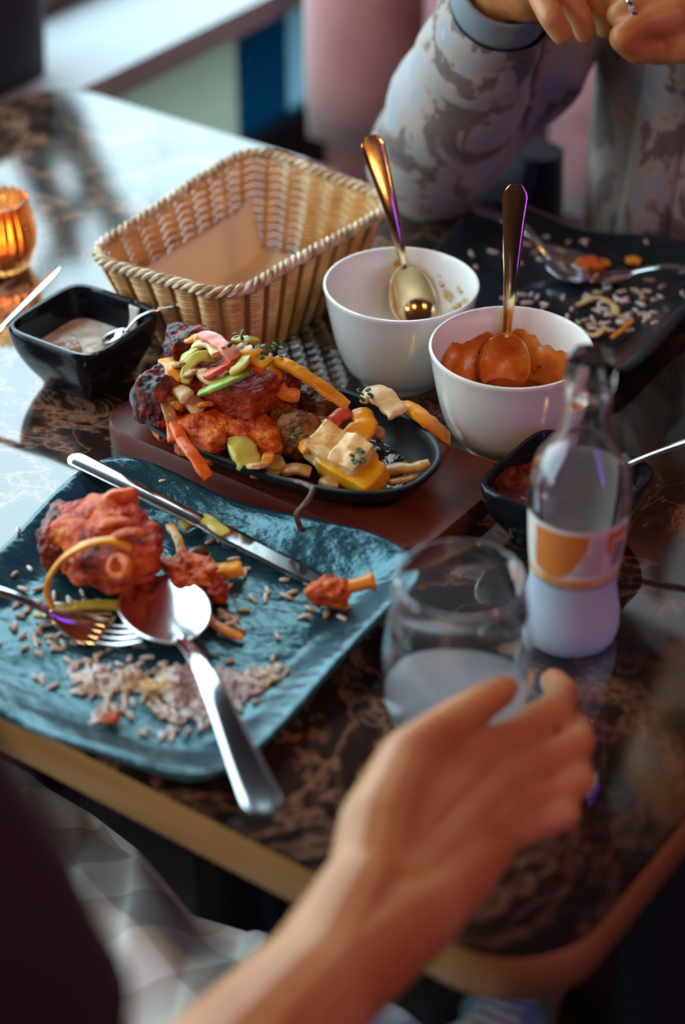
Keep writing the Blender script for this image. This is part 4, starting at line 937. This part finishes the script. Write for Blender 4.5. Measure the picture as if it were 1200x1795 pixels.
def patch(name, a0, a1, z0, z1, off, mat, parent=None, n=24, fn=None):
    def f(u, v_):
        a = FA + R(a0+(a1-a0)*u); zz0, zz1 = (z0, z1) if fn is None else fn(u); z = zz0+(zz1-zz0)*v_; r = interp(z, BP)+off
        return Vector((r*math.cos(a), r*math.sin(a), z))
    return obj(name, M().grid(f, n, 8), mat, parent or bot)
lab = patch('back_label', -72, 72, .054, .0975, .0003, 'label_white')
lf = patch('front_label', 130, 230, .050, .120, .0003, 'label_white')
def LP(name, a0, a1, z0, z1, mat, off=.0006, fn=None, n=12): return patch(name, a0, a1, z0, z1, off, mat, lab, n, fn)
LP('label_band', -72, 72, .054, .0605, 'label_peach')
LP('orange_emblem', -50, 14, 0, 0, 'label_orange', fn=lambda u: (.0640+.024*max(0, (u-.35)/.65)**2.2*1.1-.004*min(1, u/.3), .0945-.0015*(u < .02)), n=24)
LP('orange_emblem', 36, 66, 0, 0, 'label_orange', fn=lambda u: (.0700+.012*(1-u)**2, .0945), n=12)
LP('code_panel', 44, 64, .0665, .0885, 'label_white', .0009)
for k in range(7): LP('barcode_bar', 46+k*2.4, 47.2+k*2.4, .069, .0865, 'label_ink', .0012, n=3)
LP('code_panel', -68, -50, .0660, .0790, 'label_white', .0009)
for k in range(11):
    z = .0650+k*.0026; a = -4+ (22 if z > .078 else 0) - (12 if z < .069 else 0)
    LP('text_line', a + (12 if .069 <= z <= .078 else 0), 34, z, z+.0011, 'label_grey_text', .0006, n=8)
for k in range(9):
    LP('lettering', -40+k*7, -35.5+k*7, .0560, .0590, 'label_orange', .0009, n=4)

# ------------------------------------------------------------------ stemless glass
GC = G(796, 1287, 0)
wg = thing('stemless_glass', 'stemless wine glass a third full of cloudy drink in the hand', 'glass', GC)
GO = [(.001, .0005), (.022, .0), (.0265, .0025), (.0335, .011), (.0395, .023), (.0428, .037), (.0436, .048), (.0427, .062), (.0408, .077), (.0385, .093), (.0360, .1105), (.0363, .1120), (.0364, .1132)]
GI = [(.0357, .1142), (.0345, .1145), (.0337, .1138), (.0334, .1125), (.0338, .1108), (.0358, .1000), (.0375, .093), (.0398, .077), (.0416, .062), (.0424, .048), (.0416, .037), (.0382, .0235), (.032, .013), (.024, .0065), (.001, .0055)]
obj('glass_body', M().lathe(GO+GI, 80), 'clear_glass', wg)
def gi(z): return interp(z, [p for p in GI[::-1]])
LZ = .034
obj('cloudy_drink', M().lathe([(.001, .0052), (.0243, .0061), (.0324, .0127), (.0386, .0233), (gi(LZ)+.0004, LZ), (.001, LZ)], 80), 'cloudy_drink', wg)

# ------------------------------------------------------------------ person holding the glass (right arm, lap)
np_ = thing('person', 'seated person in maroon sleeve and grey plaid trousers holding the stemless glass', 'person', W(-.72, .40, -T), ROT)
wr = PD(692, 1568, .995); wrU = PD(742, 1590, .995); wrR = PD(650, 1545, .995)
el = PD(215, 2130, .84); sh = PD(-420, 1180, .64)
hand = M()
# forearm (two bones wide at the wrist)
fa = el.lerp(wr, .5)
hand.chain([el, el.lerp(wr, .35), el.lerp(wr, .7), wrR], [.042, .041, .031, .0230], 16)
hand.chain([el, el.lerp(wr, .35), el.lerp(wr, .7), wrU], [.042, .040, .031, .0225], 16)
hand.chain([sh, sh.lerp(el, .5), el], [.052, .046, .042], 16)
mcp = {'i': PD(842, 1322, 1.075), 'm': PD(874, 1372, 1.070), 'r': PD(880, 1424, 1.060), 'l': PD(866, 1470, 1.048)}
fing = {
 'i': ([mcp['i'], PD(915, 1283, 1.105), PD(972, 1243, 1.130), PD(986, 1216, 1.160), PD(970, 1196, 1.182)], [.0128, .0110, .0106, .0096, .0085]),
 'm': ([mcp['m'], PD(955, 1335, 1.095), PD(1012, 1303, 1.112), PD(1008, 1275, 1.145), PD(975, 1262, 1.165)], [.0126, .0106, .0101, .0093, .0082]),
 'r': ([mcp['r'], PD(965, 1396, 1.080), PD(1014, 1371, 1.090), PD(1008, 1335, 1.120), PD(970, 1318, 1.140)], [.0118, .0098, .0093, .0086, .0076]),
 'l': ([mcp['l'], PD(936, 1450, 1.062), PD(990, 1430, 1.068), PD(992, 1398, 1.092), PD(965, 1380, 1.108)], [.0110, .0088, .0083, .0076, .0068])}
for k, (ps_, rs_) in fing.items(): hand.chain(ps_, rs_, 14)
# palm: wrist to every knuckle, plus cross links
for k, s, r0 in (('i', wrR, .0235), ('m', wr, .023), ('r', wr, .0225), ('l', wrU, .0215)):
    hand.chain([s, s.lerp(mcp[k], .55), mcp[k]], [r0, .0190, .0142], 14)
hand.chain([mcp[k].lerp(wr, .18) for k in 'imrl'], [.0125, .0122, .0118, .0110], 12)
mid = lambda a, b, t=.5: a.lerp(b, t)
hand.chain([mid(wrR, mcp['i'], .6), mid(wrU, mcp['l'], .6)], [.0185, .0170], 12)
# thumb from the side of the palm
th0 = PD(668, 1450, 1.015); th1 = PD(716, 1330, 1.045); th2 = PD(806, 1258, 1.072); th3 = PD(880, 1210, 1.088)
hand.chain([wrR, th0, th1, th2, th3], [.0225, .0225, .0165, .0122, .0090], 14)
hand.chain([th1, mid(th1, mcp['i'], .5), mcp['i']], [.0140, .0120, .0125], 12)
hand.chain([th0, mcp['i']], [.0190, .0130], 12)
hbody = o = obj('body', hand, 'skin', np_, 180, world=True); remesh(o, .0015, 4)
nl = M(); nd_ = (th3-th2).normalized(); upn = (Vector((-.35, -.25, .9)) - nd_*nd_.dot(Vector((-.35, -.25, .9)))).normalized(); sd_ = nd_.cross(upn)
nl.grid(lambda u, v_: th3 + nd_*(-.004+.0125*u) + sd_*((v_-.5)*.0125*(1-.25*u*u)) + upn*(.0088 - .0035*(2*v_-1)**2 - .0035*u*u), 8, 8)
o = obj('thumb_nail', nl, 'nail', np_, 180, world=True); solid(o, .0006); o.parent = hbody
slv = M(); s_end = sh.lerp(el, .60); dS = (el-sh).normalized()
tmp = sh - dS*.12
pts = [tmp.lerp(s_end, i/14) for i in range(15)]
slv.tube(pts, [.060-.006*(i/14)+.0015*math.sin(i*1.3) for i in range(15)], 28)
o = obj('sleeve', slv, 'maroon_sleeve', np_, 180, world=True)
# lap: plaid cloth draped over the thighs
def lap(u, v_):
    # u along the far silhouette, v from under the table (0) towards the lap (1)
    key = [(-120, 1290), (60, 1372), (150, 1425), (235, 1490), (330, 1605), (420, 1632), (470, 1650), (560, 1700), (700, 1770), (860, 1900)]
    x = u*(len(key)-1); i = min(int(x), len(key)-2); f = x-i; f = f*f*(3-2*f)*.6+f*.4
    kx = key[i][0]+(key[i+1][0]-key[i][0])*f; ky = key[i][1]+(key[i+1][1]-key[i][1])*f
    e = G(kx, ky, -.170); near = G(kx-60, ky+760, -.120)
    if v_ < .2:
        t = (.2-v_)/.2; p = e + Vector((.03, .045, 0))*math.sin(t*1.4)*.6; p.z -= .16*t*t+.02*t; return p
    t = (v_-.2)/.8; p = e.lerp(near, t)
    q = Vector((u*5.5, t*2.2, 0)); p.z += .020*math.sin(math.pi*min(1, t*3)*.5) + .016*noise.noise(q) + .010*noise.noise(Vector((u*11+t*5, t*4-u*3, 3))) + .006*math.sin(u*20+t*9)*min(1, t*4)
    return p
o = obj('trousers', M().grid(lap, 90, 60), 'plaid_cloth', np_, 180, world=True); solid(o, .004)
ns = thing('dining_chair', 'tan upholstered chair under the person holding the glass', 'chair', W(-.62, .33, -T), ROT)
obj('seat', M().box((0.0, 0, T-.315), (.50, .46, .09), bev=.03), 'tan_seat', ns)
for a in (-.2, .2):
    for b_ in (-.19, .19): obj('leg', M().box((a, b_, .19), (.035, .035, .38), bev=.005), 'black_metal', ns)

# ------------------------------------------------------------------ person across the table
op = thing('person', 'person in a printed jacket sitting across the table with clasped hands', 'person', W(-.60, 1.50, -T), ROT)
eL = PD(757, 277, 1.696); wL = PD(892, -30, 1.475); shL = W(-.745, 1.455, .36)
eR = PD(1560, 330, 1.60); wR = PD(1290, 60, 1.50); shR = W(-.40, 1.47, .36)
pel = W(-.585, 1.50, -.16); wai = W(-.585, 1.505, -.03); che = W(-.580, 1.495, .22); nek = W(-.575, 1.47, .46); hd_ = W(-.575, 1.45, .60)
bd = M()
bd.chain([pel, wai, che], [.108, .102, .105], 18); bd.chain([che, nek, hd_], [.10, .055, .085], 16); bd.chain([hd_, W(-.575, 1.41, .56)], [.088, .06], 14)
bd.chain([che, shL, eL, eL.lerp(wL, .5), wL], [.09, .055, .040, .036, .027], 16); bd.chain([che, shR, eR, eR.lerp(wR, .5), wR], [.09, .055, .040, .036, .027], 16)
# screen-left hand: palm above the frame edge, three fingers hanging into view
pA = PD(955, -45, 1.455)
bd.chain([wL, PD(925, -22, 1.465), pA], [.028, .026, .022], 14)
for ps_, rs_ in (([pA, PD(948, -8, 1.43), PD(966, 30, 1.420), PD(984, 60, 1.428)], [.016, .0100, .0094, .0080]),
                 ([PD(990, -40, 1.45), PD(998, 0, 1.442), PD(1017, 30, 1.440), PD(1024, 58, 1.45)], [.016, .0098, .0090, .0078]),
                 ([PD(1020, -40, 1.45), PD(1044, 0, 1.455), PD(1062, 26, 1.458), PD(1060, 50, 1.468)], [.016, .0092, .0085, .0074]),
                 ([pA, PD(990, -40, 1.45), PD(1020, -40, 1.45)], [.022, .02, .018])): bd.chain(ps_, rs_, 14)
# screen-right hand: loose fist
pB = PD(1205, 25, 1.455)
bd.chain([wR, pB], [.029, .027], 14); bd.chain([pB, PD(1150, 15, 1.448), PD(1205, 60, 1.45)], [.026, .018, .02], 14)
for ps_, rs_ in (([PD(1165, 8, 1.44), PD(1112, 12, 1.432), PD(1085, 26, 1.432), PD(1100, 42, 1.445)], [.016, .0105, .0098, .009]),
                 ([PD(1175, 28, 1.436), PD(1125, 40, 1.428), PD(1092, 66, 1.422), PD(1115, 88, 1.434), PD(1160, 86, 1.45)], [.017, .0115, .0108, .010, .0095]),
                 ([PD(1160, -25, 1.45), PD(1110, -22, 1.445), PD(1085, -5, 1.445)], [.017, .0125, .0110]),
                 ([pB, PD(1190, 75, 1.445), PD(1150, 88, 1.45)], [.024, .016, .0115])): bd.chain(ps_, rs_, 14)
o = obj('body', bd, 'skin', op, 180, world=True); remesh(o, .0024, 3)
jk = M()
def limb(m, pts, rs, amp, seed, n=30, k=26):
    p = smooth_path(pts, k//(len(pts)-1)); c = len(p); X = []
    base = M().tube(p, [1.0]*c, n, caps=False)
    for i in range(c):
        t = i/(c-1)*(len(rs)-1); j = min(int(t), len(rs)-2); r = rs[j]+(rs[j+1]-rs[j])*(t-j)
        for a in range(n):
            d = base.v[i*n+a]-p[i]; w = 1+amp*noise.noise(Vector((d.x*1.5+seed, d.y*1.5+i*.32, d.z*1.5)))+amp*.6*math.sin(i*.9+d.x*2+seed); X.append(p[i]+d*r*w)
    m.add(X, base.f); return m
limb(jk, [wL.lerp(eL, .12), wL.lerp(eL, .5), eL + (eL-wL).normalized()*.020], [.040, .046, .054, .052], .05, 1)
jk.v.append(eL + (eL-wL).normalized()*.052); nn = len(jk.v)-1; c0 = nn-30
jk.f += [(c0+i, c0+(i+1) % 30, nn) for i in range(30)]
limb(jk, [eL, eL.lerp(shL, .5)+Vector((.02, .0, -.02)), shL], [.052, .066, .080], .08, 5)
limb(jk, [wR.lerp(eR, .08), wR.lerp(eR, .5), eR, eR.lerp(shR, .5), shR], [.040, .047, .054, .066, .08], .05, 9)
jso = o = obj('jacket_sleeves', jk, 'printed_jacket', op, 180, world=True)
tj = M()
def torso(u, v_):
    a = 2*math.pi*u; z = -.275+.715*v_; c = W(-.590, 1.503-.02*v_, z)
    rx = .168+.015*math.sin(v_*3)-(.09*max(0, v_-.85)/.15 if v_ > .85 else 0); ry = .119-.03*max(0, v_-.8)/.2
    w = 1+.05*noise.noise(Vector((math.cos(a)*2, math.sin(a)*2, z*5)))
    return c + TT*(rx*w*math.cos(a)) + TN*(ry*w*math.sin(a))
# open front: leave a gap facing the table
tj.grid(lambda u, v_: torso(.775+u*.95, v_), 60, 30)
o = obj('jacket_body', tj, 'printed_jacket', op, 180, world=True); solid(o, .004)
limb_c = M(); limb(limb_c, [wL.lerp(eL, .02), wL.lerp(eL, .13)], [.036, .038], .02, 3, k=6); o = obj('cuff', limb_c, 'rib_cuff', op, 180, world=True); solid(o, .003); o.parent = jso
lp_ = M(); lp_.grid(lambda u, v_: W(-.69+.05*u+.03*v_, 1.378-.010*math.sin(u*3), -.02+.33*v_), 8, 10); o = obj('jacket_lapel', lp_, 'printed_jacket', op, 180, world=True); solid(o, .006)
wsf = M(); wsf.grid(lambda u, v_: W(-.66+.15*u, 1.392-.008*math.sin(u*3), -.03+.43*v_), 10, 10); o = obj('shirt', wsf, 'white_shirt', op, 180, world=True); solid(o, .004)
th_ = M(); th_.chain([W(-.66, 1.50, -.200), W(-.68, 1.22, -.19), W(-.70, 1.16, -.62)], [.082, .062, .05], 16); th_.chain([W(-.50, 1.50, -.200), W(-.48, 1.22, -.19), W(-.46, 1.16, -.62)], [.082, .062, .05], 16)
o = obj('trousers', th_, 'dark_trousers', op, 180, world=True); remesh(o, .008, 4)
hr = M(); b = blob((.115, .115, .11), 3, 4, .08, 2); hr.add([x+W(-.575, 1.48, .640) for x in b.v], b.f)
for a_, c_ in ((-.675, 1.44), (-.475, 1.44), (-.60, 1.53)): hr.chain([W(a_, c_, .62), W(a_-.01, c_, .45), W(a_, c_, .26)], [.055, .05, .03], 12)
obj('hair', hr, 'hair', op, 180, world=True)
# ring
rg_ = thing('finger_ring', 'silver ring with a clear stone on the clasped hand', 'ring', PD(1098, 14, 1.42))
fx = (PD(1085, 26, 1.432)-PD(1112, 12, 1.432)).normalized(); cR = PD(1112, 12, 1.432).lerp(PD(1085, 26, 1.432), .45); ux = fx.cross(Vector((0, 0, 1))).normalized(); uz = ux.cross(fx)
obj('band', M().tube([cR + (ux*math.cos(t)+uz*math.sin(t))*.0120 for t in [2*math.pi*i/32 for i in range(33)]], .0011, 8), 'silver', rg_, 180, world=True)
tc_ = (cam.location-cR).normalized(); tc_ = (tc_-fx*tc_.dot(fx)).normalized()
for k in (-1, 0, 1):
    b = blob((.0024, .0024, .0020), k+3, 2, .0, sq=.4); b.shift(cR+tc_*.0134+fx.cross(tc_)*(k*.0042)); obj('stone', b, 'gem' if k == 0 else 'silver', rg_, False, world=True)
# navy handbag on the bench
hbg = thing('handbag', 'navy leather bag with a silver snap beside the person across the table', 'bag', W(-.858, 1.43, -.28), ROT)
b = M(); b.grid(lambda u, v_: Vector(((.090-.008*v_)*math.copysign(abs(math.cos(2*math.pi*u))**.6, math.cos(2*math.pi*u)), (.055-.03*v_)*math.copysign(abs(math.sin(2*math.pi*u))**.6, math.sin(2*math.pi*u)), .30*v_)), 40, 10, True)
b.f.append(tuple(i*10 for i in range(40))); b.f.append(tuple(i*10+9 for i in range(40))); obj('bag_body', b, 'navy_leather', hbg)
o = obj('flap', M().grid(lambda u, v_: Vector((-.075+.15*u, -.050+.025*v_-.003, .17+.13*v_)), 12, 6), 'navy_leather', hbg); solid(o, .004)
cs = W(-.86, 1.50, -.28); sn = obj('snap', M().lathe([(.001, 0), (.007, 0), (.0075, .002), (.004, .004), (.001, .0042)], 20).xf(Matrix.Translation((.03, -.040, .250)) @ Matrix.Rotation(math.pi/2+.2, 4, 'X')), 'silver', hbg)

# ------------------------------------------------------------------ sneaker on the floor under the table
sc_ = G(860, 1815, -.70); sc_.z = 0
sk = thing('sneaker', 'pale cyan and lilac sneaker on the floor under the table corner', 'shoe', sc_, R(65))
def shoe_out(x): t = (x+.14)/.28; return .036+.012*math.sin(math.pi*min(1, t*1.05))-.008*(.45 < t < .62)
obj('sole', M().grid(lambda u, v_: Vector((-.14*math.cos(math.pi*u), shoe_out(-.14*math.cos(math.pi*u))*math.sin(math.pi*u)**.35*math.cos(2*math.pi*v_), .014+.014*math.sin(2*math.pi*v_))), 24, 17), 'sneaker_sole', sk)
def upper(u, v_):
    x = -.135+.268*u; a = math.pi*v_; h = .095-.055*max(0, (u-.35)/.65)**.7 if u > .35 else .095+.01*(.35-u); e = min(1, (min(u, 1-u)/.1)**.5 if min(u, 1-u) > 0 else 0)
    return Vector((x, shoe_out(x)*.95*math.cos(a)*e, .026+(h-.026)*math.sin(a)**.8*e))
o = obj('upper', M().grid(upper, 28, 20), 'sneaker_cyan', sk, 180)
obj('toe_cap', M().grid(lambda u, v_: upper(.72+.28*u, v_)*1.015, 12, 20), 'sneaker_lilac', sk, 180)
obj('heel_cap', M().grid(lambda u, v_: upper(.0+.22*u, v_)*1.012, 10, 20), 'sneaker_lilac', sk, 180)
for k in range(5):
    u = .40+.07*k; pts = [upper(u+.01*math.sin(j), .30+.40*j/8)+Vector((0, 0, .003)) for j in range(9)]; obj('lace', M().tube(pts, .0028, 6, .5), 'sneaker_sole', sk)
